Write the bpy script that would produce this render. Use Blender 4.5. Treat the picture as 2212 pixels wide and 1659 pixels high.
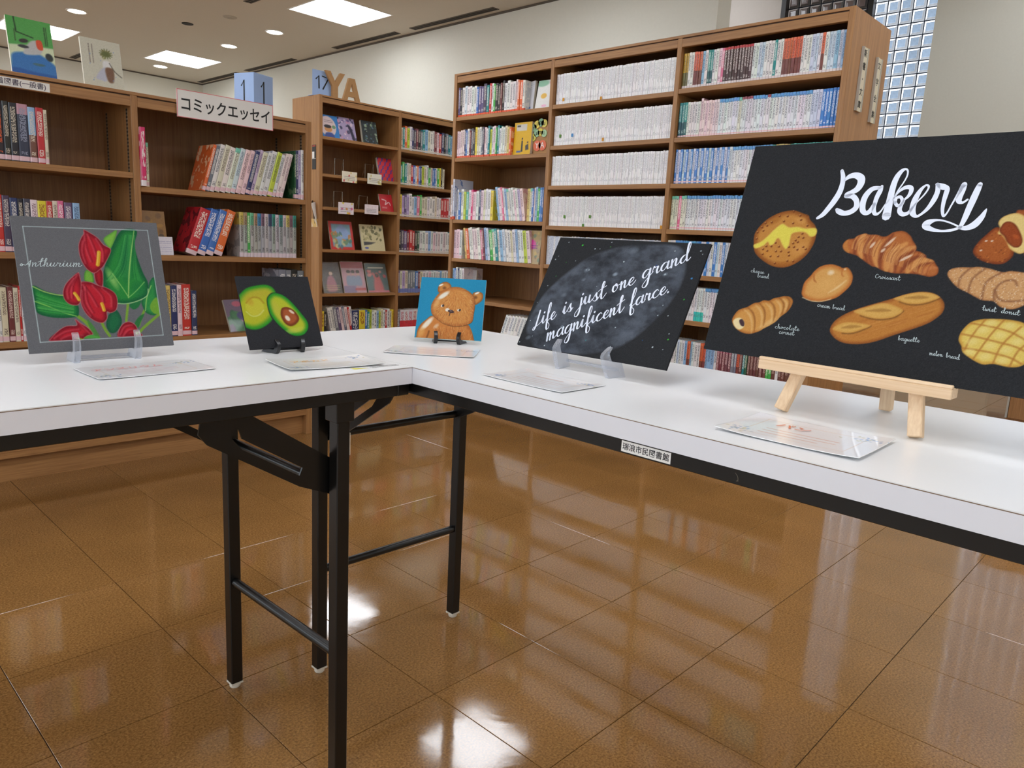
import bpy, bmesh, math, random
import numpy as np
from mathutils import Vector, Matrix, Euler

random.seed(7)
RNG = np.random.default_rng(7)
SC = bpy.context.scene
COL = SC.collection
for ob in list(bpy.data.objects):
    bpy.data.objects.remove(ob)

# ------------------------------------------------------------------ camera
IMG_W, IMG_H = 2212, 1659
FPX = 1603.84
YAW, PITCH, ROLL = 0.757075, -0.189754, 0.0515723
CAM = np.array([-0.745158, -0.925969, 0.906106])


def cam_axes():
    cy, sy = math.cos(YAW), math.sin(YAW)
    d = np.array([math.cos(PITCH) * cy, math.cos(PITCH) * sy, math.sin(PITCH)])
    r = np.array([sy, -cy, 0.0])
    u = np.cross(r, d)
    c, s = math.cos(ROLL), math.sin(ROLL)
    return c * r + s * u, -s * r + c * u, d


CR, CU, CD = cam_axes()


def ray(px):
    return CD + CR * (px[0] - IMG_W / 2) / FPX - CU * (px[1] - IMG_H / 2) / FPX


def on_plane(px, p0, n):
    v = ray(px)
    t = np.dot(np.asarray(p0) - CAM, n) / np.dot(v, n)
    return CAM + t * v


def on_axis(px, axis, val):
    v = ray(px)
    return CAM + v * ((val - CAM[axis]) / v[axis])


def project(p):
    q = np.asarray(p, float) - CAM
    dd = q @ CD
    return IMG_W / 2 + FPX * (q @ CR) / dd, IMG_H / 2 - FPX * (q @ CU) / dd, dd


cam_data = bpy.data.cameras.new('camera')
cam_data.sensor_width = 36.0
cam_data.lens = FPX / IMG_W * 36.0
cam_data.clip_start = 0.02
cam_ob = bpy.data.objects.new('camera', cam_data)
COL.objects.link(cam_ob)
cam_ob.matrix_world = Matrix((
    (CR[0], CU[0], -CD[0], CAM[0]),
    (CR[1], CU[1], -CD[1], CAM[1]),
    (CR[2], CU[2], -CD[2], CAM[2]),
    (0, 0, 0, 1)))
SC.camera = cam_ob

# ------------------------------------------------------------------ light
SC.view_settings.view_transform = 'Standard'
SC.view_settings.look = 'None'
SC.view_settings.gamma = 1.0
SC.view_settings.use_curve_mapping = False
SC.view_settings.exposure = -0.28
PANEL_POWER = 14.0        # ceiling light panels
DOWNLIGHT_POWER = 20.0
SKY_POWER = 5.0           # daylight seen through the windows
world = bpy.data.worlds.new('daylight')
SC.world = world
world.use_nodes = True
bg = world.node_tree.nodes['Background']
bg.inputs[0].default_value = (0.80, 0.90, 1.0, 1)
bg.inputs[1].default_value = SKY_POWER

# ------------------------------------------------------------------ helpers


def lin(c):
    c = np.asarray(c, float) / 255.0
    return np.where(c <= 0.04045, c / 12.92, ((c + 0.055) / 1.055) ** 2.4)


def lin4(c):
    l = lin(c)
    return (float(l[0]), float(l[1]), float(l[2]), 1.0)


MATS = {}


def new_mat(name):
    m = bpy.data.materials.new(name)
    m.use_nodes = True
    return m, m.node_tree, m.node_tree.nodes['Principled BSDF']


def plain(name, rgb, rough=0.5, noise=0.06, scale=30.0, metal=0.0, coat=0.0, bump=0.0, spec=0.5):
    """procedural material: colour broken up by a fine noise"""
    if name in MATS:
        return MATS[name]
    m, nt, b = new_mat(name)
    L = nt.links.new
    tc = nt.nodes.new('ShaderNodeTexCoord')
    nz = nt.nodes.new('ShaderNodeTexNoise')
    nz.inputs['Scale'].default_value = scale
    nz.inputs['Detail'].default_value = 3
    L(tc.outputs['Object'], nz.inputs['Vector'])
    mx = nt.nodes.new('ShaderNodeMix')
    mx.data_type = 'RGBA'
    c = np.array(lin4(rgb))
    a = c.copy(); a[:3] *= (1 - noise)
    d = c.copy(); d[:3] = np.minimum(1, d[:3] * (1 + noise))
    mx.inputs[6].default_value = a
    mx.inputs[7].default_value = d
    L(nz.outputs['Fac'], mx.inputs[0])
    L(mx.outputs[2], b.inputs['Base Color'])
    b.inputs['Roughness'].default_value = rough
    b.inputs['Metallic'].default_value = metal
    b.inputs['Coat Weight'].default_value = coat
    b.inputs['Coat Roughness'].default_value = 0.05
    b.inputs['Specular IOR Level'].default_value = spec
    if bump:
        bp = nt.nodes.new('ShaderNodeBump')
        bp.inputs['Strength'].default_value = bump
        bp.inputs['Distance'].default_value = 0.002
        L(nz.outputs['Fac'], bp.inputs['Height'])
        L(bp.outputs[0], b.inputs['Normal'])
    MATS[name] = m
    return m


def glow(name, rgb, power):
    if name in MATS:
        return MATS[name]
    m, nt, b = new_mat(name)
    e = nt.nodes.new('ShaderNodeEmission')
    e.inputs[0].default_value = lin4(rgb)
    e.inputs[1].default_value = power
    nt.links.new(e.outputs[0], nt.nodes['Material Output'].inputs[0])
    nt.nodes.remove(b)
    MATS[name] = m
    return m


def wood(name, rgb_a, rgb_b, axis, rough=0.42, dens=1.0):
    """grain runs along axis (0,1,2) of the object's own coordinates"""
    if name in MATS:
        return MATS[name]
    m, nt, b = new_mat(name)
    L = nt.links.new
    tc = nt.nodes.new('ShaderNodeTexCoord')
    mp = nt.nodes.new('ShaderNodeMapping')
    sc = [70.0 * dens] * 3
    sc[axis] = 2.2
    mp.inputs['Scale'].default_value = sc
    L(tc.outputs['Object'], mp.inputs[0])
    n1 = nt.nodes.new('ShaderNodeTexNoise')
    n1.inputs['Scale'].default_value = 1.0
    n1.inputs['Detail'].default_value = 6
    n1.inputs['Roughness'].default_value = 0.65
    n1.inputs['Distortion'].default_value = 0.3
    L(mp.outputs[0], n1.inputs['Vector'])
    mp2 = nt.nodes.new('ShaderNodeMapping')
    sc2 = [320.0] * 3
    sc2[axis] = 9.0
    mp2.inputs['Scale'].default_value = sc2
    L(tc.outputs['Object'], mp2.inputs[0])
    n2 = nt.nodes.new('ShaderNodeTexNoise')
    n2.inputs['Scale'].default_value = 1.0
    n2.inputs['Detail'].default_value = 2
    L(mp2.outputs[0], n2.inputs['Vector'])
    ad = nt.nodes.new('ShaderNodeMath')
    ad.operation = 'MULTIPLY_ADD'
    ad.inputs[1].default_value = 0.45
    L(n2.outputs['Fac'], ad.inputs[0])
    mu = nt.nodes.new('ShaderNodeMath')
    mu.operation = 'MULTIPLY'
    mu.inputs[1].default_value = 0.6
    L(n1.outputs['Fac'], mu.inputs[0])
    L(mu.outputs[0], ad.inputs[2])
    cr = nt.nodes.new('ShaderNodeValToRGB')
    cr.color_ramp.elements[0].position = 0.36
    cr.color_ramp.elements[0].color = lin4(rgb_a)
    cr.color_ramp.elements[1].position = 0.68
    cr.color_ramp.elements[1].color = lin4(rgb_b)
    L(ad.outputs[0], cr.inputs[0])
    L(cr.outputs[0], b.inputs['Base Color'])
    b.inputs['Roughness'].default_value = rough
    bp = nt.nodes.new('ShaderNodeBump')
    bp.inputs['Strength'].default_value = 0.08
    bp.inputs['Distance'].default_value = 0.001
    L(ad.outputs[0], bp.inputs['Height'])
    L(bp.outputs[0], b.inputs['Normal'])
    MATS[name] = m
    return m


class MB:
    """collects shapes, builds ONE mesh object"""

    def __init__(s):
        s.v, s.f, s.m = [], [], []

    def add(s, vs, fs, mi=0):
        o = len(s.v)
        s.v += [tuple(map(float, p)) for p in vs]
        s.f += [tuple(i + o for i in f) for f in fs]
        s.m += [mi] * len(fs)
        return s

    def box(s, x0, x1, y0, y1, z0, z1, mi=0, M=None):
        vs = [(x, y, z) for z in (z0, z1) for y in (y0, y1) for x in (x0, x1)]
        if M is not None:
            vs = [tuple(M @ Vector(p)) for p in vs]
        return s.add(vs, [(0, 2, 3, 1), (4, 5, 7, 6), (0, 1, 5, 4), (2, 6, 7, 3), (0, 4, 6, 2), (1, 3, 7, 5)], mi)

    def tube(s, pts, r, n=12, mi=0, caps=True):
        pts = [Vector(p) for p in pts]
        rs = r if isinstance(r, (list, tuple)) else [r] * len(pts)
        rings = []
        up = None
        for i, p in enumerate(pts):
            a = pts[max(i - 1, 0)]
            c = pts[min(i + 1, len(pts) - 1)]
            d = (c - a).normalized()
            if up is None:
                up = Vector((0, 0, 1)) if abs(d.z) < 0.9 else Vector((1, 0, 0))
            e1 = d.cross(up).normalized()
            e2 = e1.cross(d).normalized()
            up = e2
            rings.append([p + (e1 * math.cos(2 * math.pi * k / n) + e2 * math.sin(2 * math.pi * k / n)) * rs[i] for k in range(n)])
        vs = [q for ring in rings for q in ring]
        fs = []
        for i in range(len(pts) - 1):
            for k in range(n):
                k2 = (k + 1) % n
                fs.append((i * n + k, i * n + k2, (i + 1) * n + k2, (i + 1) * n + k))
        if caps:
            fs.append(tuple(range(n - 1, -1, -1)))
            fs.append(tuple((len(pts) - 1) * n + k for k in range(n)))
        return s.add(vs, fs, mi)

    def lathe(s, prof, c=(0, 0, 0), n=20, mi=0):
        vs = [(c[0] + r * math.cos(2 * math.pi * k / n), c[1] + r * math.sin(2 * math.pi * k / n), c[2] + z) for r, z in prof for k in range(n)]
        fs = []
        for i in range(len(prof) - 1):
            for k in range(n):
                k2 = (k + 1) % n
                fs.append((i * n + k, i * n + k2, (i + 1) * n + k2, (i + 1) * n + k))
        fs.append(tuple(range(n - 1, -1, -1)))
        fs.append(tuple((len(prof) - 1) * n + k for k in range(n)))
        return s.add(vs, fs, mi)

    def prism(s, poly, d0, d1, M=None, mi=0):
        """poly in (a,b); extruded along the third axis; M maps (a,b,c)"""
        n = len(poly)
        vs = [(a, b, d0) for a, b in poly] + [(a, b, d1) for a, b in poly]
        if M is not None:
            vs = [tuple(M @ Vector(p)) for p in vs]
        fs = [tuple(range(n - 1, -1, -1)), tuple(range(n, 2 * n))]
        for i in range(n):
            j = (i + 1) % n
            fs.append((i, j, n + j, n + i))
        return s.add(vs, fs, mi)

    def mesh(s, name, mats, bevel=0.0, smooth=False, seg=1):
        me = bpy.data.meshes.new(name)
        me.from_pydata(s.v, [], s.f)
        for m in (mats if isinstance(mats, (list, tuple)) else [mats]):
            me.materials.append(m)
        me.polygons.foreach_set('material_index', s.m)
        bm = bmesh.new()
        bm.from_mesh(me)
        bmesh.ops.recalc_face_normals(bm, faces=bm.faces)
        if bevel:
            es = [e for e in bm.edges if len(e.link_faces) == 2 and e.calc_face_angle(0) > 0.6]
            bmesh.ops.bevel(bm, geom=es, offset=bevel, segments=seg, affect='EDGES', profile=0.5, clamp_overlap=True)
        bm.to_mesh(me)
        bm.free()
        if smooth:
            me.polygons.foreach_set('use_smooth', [True] * len(me.polygons))
            if hasattr(me, 'set_sharp_from_angle'):
                me.set_sharp_from_angle(angle=math.radians(40))
        me.update()
        return me

    def build(s, name, mats, parent=None, bevel=0.0, smooth=False, label=None, seg=1):
        return link(name, s.mesh(name, mats, bevel, smooth, seg), parent, label)


def link(name, me, parent=None, label=None):
    o = bpy.data.objects.new(name, me)
    COL.objects.link(o)
    if parent is not None:
        o.parent = parent
    if label:
        o['label'] = label
    return o


def tag(o, label, cat, group=None):
    o['label'] = label
    o['category'] = cat
    if group:
        o['group'] = group
    return o


def thing(name, label, cat, loc=(0, 0, 0), rotz=0.0, group=None):
    o = bpy.data.objects.new(name, None)
    o.empty_display_size = 0.05
    COL.objects.link(o)
    o.location = loc
    o.rotation_euler = (0, 0, rotz)
    return tag(o, label, cat, group)


def struct(o):
    o['kind'] = 'structure'
    return o


def xf(loc, rotz=0.0):
    return Matrix.Translation(Vector(loc)) @ Matrix.Rotation(rotz, 4, 'Z')


def text_mesh(name, body, size, M, mat, parent, align='LEFT', bold=0.0, sx=1.0, depth=0.0, label=None, fit=None, shear=0.0):
    """lettering as a flat mesh, x right / y up in M's frame"""
    cu = bpy.data.curves.new(name, 'FONT')
    cu.body = body
    cu.size = size
    cu.align_x = align
    cu.align_y = 'CENTER'
    cu.offset = bold
    cu.extrude = depth
    cu.shear = shear
    cu.resolution_u = 3
    t = bpy.data.objects.new(name, cu)
    COL.objects.link(t)
    dg = bpy.context.evaluated_depsgraph_get()
    me = bpy.data.meshes.new_from_object(t.evaluated_get(dg))
    bpy.data.objects.remove(t)
    bpy.data.curves.remove(cu)
    if fit:
        xs = [v.co.x for v in me.vertices]
        w = max(xs) - min(xs)
        sx = fit / max(w, 1e-6)
    me.transform(M @ Matrix.Diagonal((sx, 1, 1, 1)))
    me.name = name
    me.materials.clear()
    me.materials.append(mat)
    return link(name, me, parent, label)


def crom(pts, closed=False, k=6):
    """Catmull-Rom through points (any dimension)"""
    P = [np.asarray(p, float) for p in pts]
    n = len(P)
    out = []
    rng = range(n) if closed else range(n - 1)
    for i in rng:
        if closed:
            a, b, c, d = P[(i - 1) % n], P[i], P[(i + 1) % n], P[(i + 2) % n]
        else:
            a, b, c, d = P[max(i - 1, 0)], P[i], P[i + 1], P[min(i + 2, n - 1)]
        for j in range(k):
            t = j / k
            out.append(0.5 * ((2 * b) + (-a + c) * t + (2 * a - 5 * b + 4 * c - d) * t * t + (-a + 3 * b - 3 * c + d) * t ** 3))
    if not closed:
        out.append(P[-1])
    return out


def ribbon(mb, pts, halfw, M, z=0.0):
    """flat brush stroke: pts in 2-D, half widths, M maps (x,y,z)"""
    n = len(pts)
    L, R = [], []
    for i in range(n):
        a = pts[max(i - 1, 0)]
        b = pts[min(i + 1, n - 1)]
        d = np.asarray(b, float)[:2] - np.asarray(a, float)[:2]
        l = np.linalg.norm(d)
        d = d / l if l > 1e-12 else np.array([1.0, 0])
        nn = np.array([-d[1], d[0]])
        p = np.asarray(pts[i], float)[:2]
        L.append(p + nn * halfw[i])
        R.append(p - nn * halfw[i])
    vs = [tuple(M @ Vector((p[0], p[1], z))) for p in L] + [tuple(M @ Vector((p[0], p[1], z))) for p in R]
    fs = [(i, n + i, n + i + 1, i + 1) for i in range(n - 1)]
    mb.add(vs, fs)
    for e, s in ((0, -1), (n - 1, 1)):
        r = halfw[e]
        c = np.asarray(pts[e], float)[:2]
        ring = [tuple(M @ Vector((c[0] + r * math.cos(2 * math.pi * k / 8), c[1] + r * math.sin(2 * math.pi * k / 8), z))) for k in range(8)]
        mb.add(ring, [tuple(range(8))])

# ------------------------------------------------------------------ materials
WD_A, WD_B = (142, 98, 58), (180, 132, 82)
wood_v = wood('oak_veneer_upright', WD_A, WD_B, 2)
wood_x = wood('oak_veneer_along', WD_A, WD_B, 0)
wood_back = wood('oak_veneer_back', (126, 86, 52), (158, 112, 70), 2)
pine = wood('pale_beech', (222, 186, 146), (243, 215, 180), 1, 0.5, 0.7)
pine_z = wood('pale_beech_upright', (222, 186, 146), (243, 215, 180), 2, 0.5, 0.7)
wall_paint = plain('cream_wall_paint', (222, 220, 208), 0.85, 0.03, 60, bump=0.15)
wall_grey = plain('grey_wall_paint', (206, 198, 190), 0.85, 0.03, 60, bump=0.15)
ceil_paint = plain('ceiling_board', (208, 201, 188), 0.9, 0.05, 90, bump=0.1)
dark_gap = plain('dark_gap', (34, 30, 26), 0.8)
slot_grey = plain('slot_grey', (92, 84, 74), 0.7)
white_lam = plain('white_laminate', (236, 237, 238), 0.27, 0.01, 8)
edge_lam = plain('white_edge_band', (228, 228, 234), 0.4, 0.015, 40)
edge_brown = plain('brown_edge_line', (120, 96, 74), 0.6)
black_steel = plain('black_painted_steel', (15, 15, 15), 0.3, 0.1, 40)
black_plastic = plain('black_plastic', (22, 22, 26), 0.3, 0.1, 60)
foot_white = plain('white_nylon', (226, 220, 206), 0.5)
chrome = plain('bright_steel', (190, 188, 184), 0.25, 0.05, 50, metal=1.0)
silver = plain('aluminium', (186, 182, 172), 0.4, 0.05, 50, metal=0.6)
paper_white = plain('white_paper', (236, 234, 230), 0.6, 0.02, 40)
paper_blue = plain('light_blue_card', (158, 184, 226), 0.7, 0.03, 30)
ink = plain('black_ink', (22, 22, 24), 0.6)
pink_line = plain('pink_border', (226, 120, 130), 0.6)
card_brown = plain('brown_cardboard', (176, 134, 88), 0.8, 0.05, 50)
white_paint = plain('white_paint', (226, 232, 246), 0.55, 0.03, 200)
grey_chalk = plain('grey_chalk', (190, 204, 206), 0.7, 0.05, 200)


def clear_plastic(name):
    """polished acrylic plate: see-through, bright along its cut edges"""
    m, nt, b = new_mat(name)
    L = nt.links.new
    b.inputs['Base Color'].default_value = lin4((240, 242, 248))
    b.inputs['Roughness'].default_value = 0.04
    b.inputs['Coat Weight'].default_value = 0.5
    tr = nt.nodes.new('ShaderNodeBsdfTransparent')
    tr.inputs[0].default_value = lin4((238, 240, 244))
    fr = nt.nodes.new('ShaderNodeLayerWeight')
    fr.inputs[0].default_value = 0.35
    mr = nt.nodes.new('ShaderNodeMapRange')
    mr.inputs[3].default_value = 0.10
    mr.inputs[4].default_value = 0.6
    L(fr.outputs['Facing'], mr.inputs[0])
    mx = nt.nodes.new('ShaderNodeMixShader')
    L(mr.outputs[0], mx.inputs[0])
    L(tr.outputs[0], mx.inputs[1])
    L(b.outputs[0], mx.inputs[2])
    L(mx.outputs[0], nt.nodes['Material Output'].inputs[0])
    MATS[name] = m
    return m


acrylic = clear_plastic('clear_acrylic')



def film(name, amount=0.25):
    """thin clear plastic: mostly lets light straight through, a little gloss"""
    m, nt, b = new_mat(name)
    L = nt.links.new
    tr = nt.nodes.new('ShaderNodeBsdfTransparent')
    gl = nt.nodes.new('ShaderNodeBsdfGlossy')
    gl.inputs['Roughness'].default_value = 0.06
    nz = nt.nodes.new('ShaderNodeTexNoise')
    nz.inputs['Scale'].default_value = 60
    bp = nt.nodes.new('ShaderNodeBump')
    bp.inputs['Strength'].default_value = 0.5
    bp.inputs['Distance'].default_value = 0.004
    L(nz.outputs['Fac'], bp.inputs['Height'])
    L(bp.outputs[0], gl.inputs['Normal'])
    mx = nt.nodes.new('ShaderNodeMixShader')
    mx.inputs[0].default_value = amount
    L(tr.outputs[0], mx.inputs[1])
    L(gl.outputs[0], mx.inputs[2])
    L(mx.outputs[0], nt.nodes['Material Output'].inputs[0])
    nt.nodes.remove(b)
    MATS[name] = m
    return m


plastic_film = film('clear_plastic_film', 0.13)


def floor_mat():
    m, nt, b = new_mat('polished_cork_tile')
    L = nt.links.new
    ge = nt.nodes.new('ShaderNodeNewGeometry')
    n1 = nt.nodes.new('ShaderNodeTexNoise')
    n1.inputs['Scale'].default_value = 230
    n1.inputs['Detail'].default_value = 4
    n1.inputs['Roughness'].default_value = 0.7
    L(ge.outputs['Position'], n1.inputs['Vector'])
    cr = nt.nodes.new('ShaderNodeValToRGB')
    e = cr.color_ramp.elements
    e[0].position, e[0].color = 0.30, lin4((98, 68, 36))
    e[1].position, e[1].color = 0.52, lin4((144, 104, 58))
    x = e.new(0.66); x.color = lin4((162, 122, 72))
    x = e.new(0.80); x.color = lin4((194, 156, 104))
    L(n1.outputs['Fac'], cr.inputs[0])
    n2 = nt.nodes.new('ShaderNodeTexNoise')
    n2.inputs['Scale'].default_value = 5
    n2.inputs['Detail'].default_value = 3
    L(ge.outputs['Position'], n2.inputs['Vector'])
    oi = nt.nodes.new('ShaderNodeObjectInfo')
    ad = nt.nodes.new('ShaderNodeMath')
    ad.operation = 'MULTIPLY_ADD'
    ad.inputs[1].default_value = 0.10
    ad.inputs[2].default_value = 0.82
    L(oi.outputs['Random'], ad.inputs[0])
    a2 = nt.nodes.new('ShaderNodeMath')
    a2.operation = 'MULTIPLY_ADD'
    a2.inputs[1].default_value = 0.36
    L(n2.outputs['Fac'], a2.inputs[0])
    L(ad.outputs[0], a2.inputs[2])
    mx = nt.nodes.new('ShaderNodeMix')
    mx.data_type = 'RGBA'
    mx.blend_type = 'MULTIPLY'
    mx.inputs[0].default_value = 1.0
    L(cr.outputs[0], mx.inputs[6])
    L(a2.outputs[0], mx.inputs[7])
    L(mx.outputs[2], b.inputs['Base Color'])
    # waxed surface: glossy coat, slightly rippled and scuffed
    n3 = nt.nodes.new('ShaderNodeTexNoise')
    n3.inputs['Scale'].default_value = 9
    n3.inputs['Detail'].default_value = 5
    L(ge.outputs['Position'], n3.inputs['Vector'])
    rr = nt.nodes.new('ShaderNodeMapRange')
    rr.inputs[1].default_value = 0.35
    rr.inputs[2].default_value = 0.7
    rr.inputs[3].default_value = 0.045
    rr.inputs[4].default_value = 0.11
    L(n3.outputs['Fac'], rr.inputs[0])
    L(rr.outputs[0], b.inputs['Roughness'])
    b.inputs['Specular IOR Level'].default_value = 0.62
    n4 = nt.nodes.new('ShaderNodeTexNoise')
    n4.inputs['Scale'].default_value = 14
    n4.inputs['Detail'].default_value = 3
    n4.inputs['Distortion'].default_value = 0.6
    L(ge.outputs['Position'], n4.inputs['Vector'])
    bp = nt.nodes.new('ShaderNodeBump')
    bp.inputs['Strength'].default_value = 0.06
    bp.inputs['Distance'].default_value = 0.003
    L(n4.outputs['Fac'], bp.inputs['Height'])
    L(bp.outputs[0], b.inputs['Normal'])
    return m


cork = floor_mat()
joint = plain('dark_tile_joint', (62, 40, 20), 0.6)

# ------------------------------------------------------------------ room shell
CEIL = 2.70
XW, YW = 3.74, 9.10            # long wall, far wall
XL, YF = -4.6, -4.6            # sides behind the photographer
XG = 6.50                      # plane of the glass blocks, in the taller bay beyond the long wall
XP = 6.35                      # face of the pier beside them
XB = 3.90                      # where the low ceiling stops
CEIL2 = 3.70
YR = 1.695                     # where the long wall ends and the recess begins

mb = MB()
mb.box(XL, XG + 0.25, YF, YW, -0.05, -0.0035)
floor = struct(mb.build('floor', joint))
T = 0.30
TX, TY = 0.155, 0.095          # one joint of the grid on each axis
tb = MB()
h = T / 2 - 0.0007
bv = 0.0006
ring0 = [(-h, -h, -0.003), (h, -h, -0.003), (h, h, -0.003), (-h, h, -0.003)]
ring1 = [(-h, -h, -bv), (h, -h, -bv), (h, h, -bv), (-h, h, -bv)]
ring2 = [(-h + bv, -h + bv, 0), (h - bv, -h + bv, 0), (h - bv, h - bv, 0), (-h + bv, h - bv, 0)]
tv = ring0 + ring1 + ring2
tf = [(8, 9, 10, 11)]
for r0 in (0, 4):
    for k in range(4):
        tf.append((r0 + k, r0 + (k + 1) % 4, r0 + 4 + (k + 1) % 4, r0 + 4 + k))
tb.add(tv, tf)
tile_me = tb.mesh('floor_tile', cork)
cells = []
ix0, ix1 = math.floor((XL - TX) / T), math.ceil((XG - TX) / T)
iy0, iy1 = math.floor((YF - TY) / T), math.ceil((YW - TY) / T)
for i in range(ix0, ix1):
    for j in range(iy0, iy1):
        cx, cy = TX + (i + 0.5) * T, TY + (j + 0.5) * T
        q = np.array([cx, cy, 0]) - CAM
        if q @ CD < 0.2:
            cells.append((0, cx, cy)); continue
        u, v, dd = project((cx, cy, 0))
        inview = -150 < u < IMG_W + 150 and v < IMG_H + 320 and dd < 8.5
        cells.append(((1.0 / dd) if inview else 0, cx, cy))
cells.sort(key=lambda c: -c[0])
rest = MB()
for k, (wgt, cx, cy) in enumerate(cells):
    if k < 260 and wgt > 0:
        o = link('tile', tile_me, floor)
        o.location = (cx, cy, 0)
        o.rotation_euler = (random.gauss(0, 0.0006), random.gauss(0, 0.0006), 0)
    else:
        rest.add([(x + cx, y + cy, z) for x, y, z in tv], tf)
o = rest.build('tile_field', cork, floor)
o['kind'] = 'stuff'

# ceiling with openings for the light panels
PANEL_HALF = 0.31
PX = [2.98, 1.56, 0.14, -1.28, -2.70]
PY = [7.88, 4.77, 2.5, -0.55, -3.2]
panels = [(x - (.30 if y == 2.5 else 0), y) for y in PY for x in PX]
xs = sorted(set([XL, XB] + [x + s * PANEL_HALF for x, y in panels for s in (-1, 1)]))
ys = sorted(set([YF, YW] + [y + s * PANEL_HALF for y in PY for s in (-1, 1)]))
mb = MB()
for a in range(len(xs) - 1):
    for b_ in range(len(ys) - 1):
        mx_, my_ = (xs[a] + xs[a + 1]) / 2, (ys[b_] + ys[b_ + 1]) / 2
        if any(abs(mx_ - x) < PANEL_HALF and abs(my_ - y) < PANEL_HALF for x, y in panels):
            continue
        mb.box(xs[a], xs[a + 1], ys[b_], ys[b_ + 1], CEIL, CEIL + 0.08)
ceiling = struct(mb.build('ceiling', ceil_paint))

YBAY = 5.2
mb = MB().box(XW, XB, YR, YW, 0, CEIL)
w_right = struct(mb.build('wall_right', [wall_paint]))
struct(MB().box(XL, XB, YW, YW + 0.1, 0, CEIL).build('wall_back', wall_paint))
struct(MB().box(XL, XG + 0.25, YF - 0.1, YF, 0, CEIL2).build('wall_front', wall_paint))
struct(MB().box(XB, XG + 0.25, YBAY, YBAY + .1, 0, CEIL2).build('wall_bay_end', wall_grey))
mb = MB().box(XB + .004, XG + 0.25, YF, YBAY, CEIL2, CEIL2 + .08)
mb.box(XB, XB + .004, YF, YBAY, CEIL, CEIL2 + .08)
struct(mb.build('ceiling_bay', ceil_paint))
WIN_B, WIN_T = 0.30, 3.55
YR2 = 2.595                    # left edge of the window opening
YA1, YA0 = 1.788, 1.197        # bright glass block window
YB1, YB0 = 0.385, -0.247       # second one further along
mb = MB()
mb.box(XP, XG + 0.2, YB1, YA0, 0, CEIL2)
mb.box(XP, XG + 0.2, YF, YB0, 0, CEIL2)
struct(mb.build('wall_window_side', wall_paint))
struct(MB().box(XG - .02, XG + 0.2, YR2, YBAY, 0, CEIL2).build('wall_window_end', wall_grey))
mb = MB()
for y0, y1 in ((YA0, YR2), (YB0, YB1)):
    mb.box(XG - 0.02, XG + 0.2, y0, y1, 0, WIN_B)
    mb.box(XG - 0.02, XG + 0.2, y0, y1, WIN_T, CEIL2)
struct(mb.build('wall_window_sill', wall_grey))
# the wall behind the photographer on the left has wide windows to the daylight
mb = MB()
mb.box(XL - 0.15, XL, YF, YW, 0, 0.85)
mb.box(XL - 0.15, XL, YF, YW, 2.45, CEIL)
for k in range(7):
    y = YF + (YW - YF) * k / 6
    mb.box(XL - 0.15, XL, y - 0.2, y + 0.2, 0.85, 2.45)
struct(mb.build('wall_left', wall_paint))
mb = MB()
for k in range(6):
    ya = YF + (YW - YF) * k / 6 + 0.2
    yb = YF + (YW - YF) * (k + 1) / 6 - 0.2
    for y in (ya + 0.02, (ya + yb) / 2, yb - 0.02):
        mb.box(XL - 0.1, XL - 0.05, y - 0.02, y + 0.02, 0.85, 2.45)
    for z in (0.87, 2.43):
        mb.box(XL - 0.1, XL - 0.05, ya, yb, z - 0.02, z + 0.02)
win3 = struct(mb.build('window_3', silver))

# trim where wall and ceiling meet
struct(MB().box(XW - 0.012, XW, YR, YW, CEIL - 0.014, CEIL - 0.001).build('trim_1', slot_grey))
struct(MB().box(XL, XW - 0.012, YW - 0.012, YW, CEIL - 0.014, CEIL - 0.001).build('trim_2', slot_grey))
struct(MB().box(XW - 0.010, XW, YR, YW, 0, 0.07).build('baseboard_right', plain('dark_skirting', (70, 50, 36), 0.5)))

# glass blocks
GP = 0.1054


def block_mesh(name, rim, centre, side):
    g = GP / 2 - 0.0042
    b = MB()
    prof = [(g, 0.03), (g, 0.0), (g * 0.66, -0.016), (g * 0.58, -0.012), (g * 0.3, -0.013)]
    vs = []
    for r, x in prof:
        vs += [(x, -r, -r), (x, r, -r), (x, r, r), (x, -r, r)]
    mi = [2, 0, 1, 1]
    for i in range(4):
        b.add([], [])
        fs = [(i * 4 + k, i * 4 + (k + 1) % 4, (i + 1) * 4 + (k + 1) % 4, (i + 1) * 4 + k) for k in range(4)]
        if i == 0:
            b.add(vs, fs, mi[0])
        else:
            b.f += fs
            b.m += [mi[i]] * 4
    b.f.append((16, 17, 18, 19)); b.m.append(1)
    return b.mesh(name, [rim, centre, side])


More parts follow.
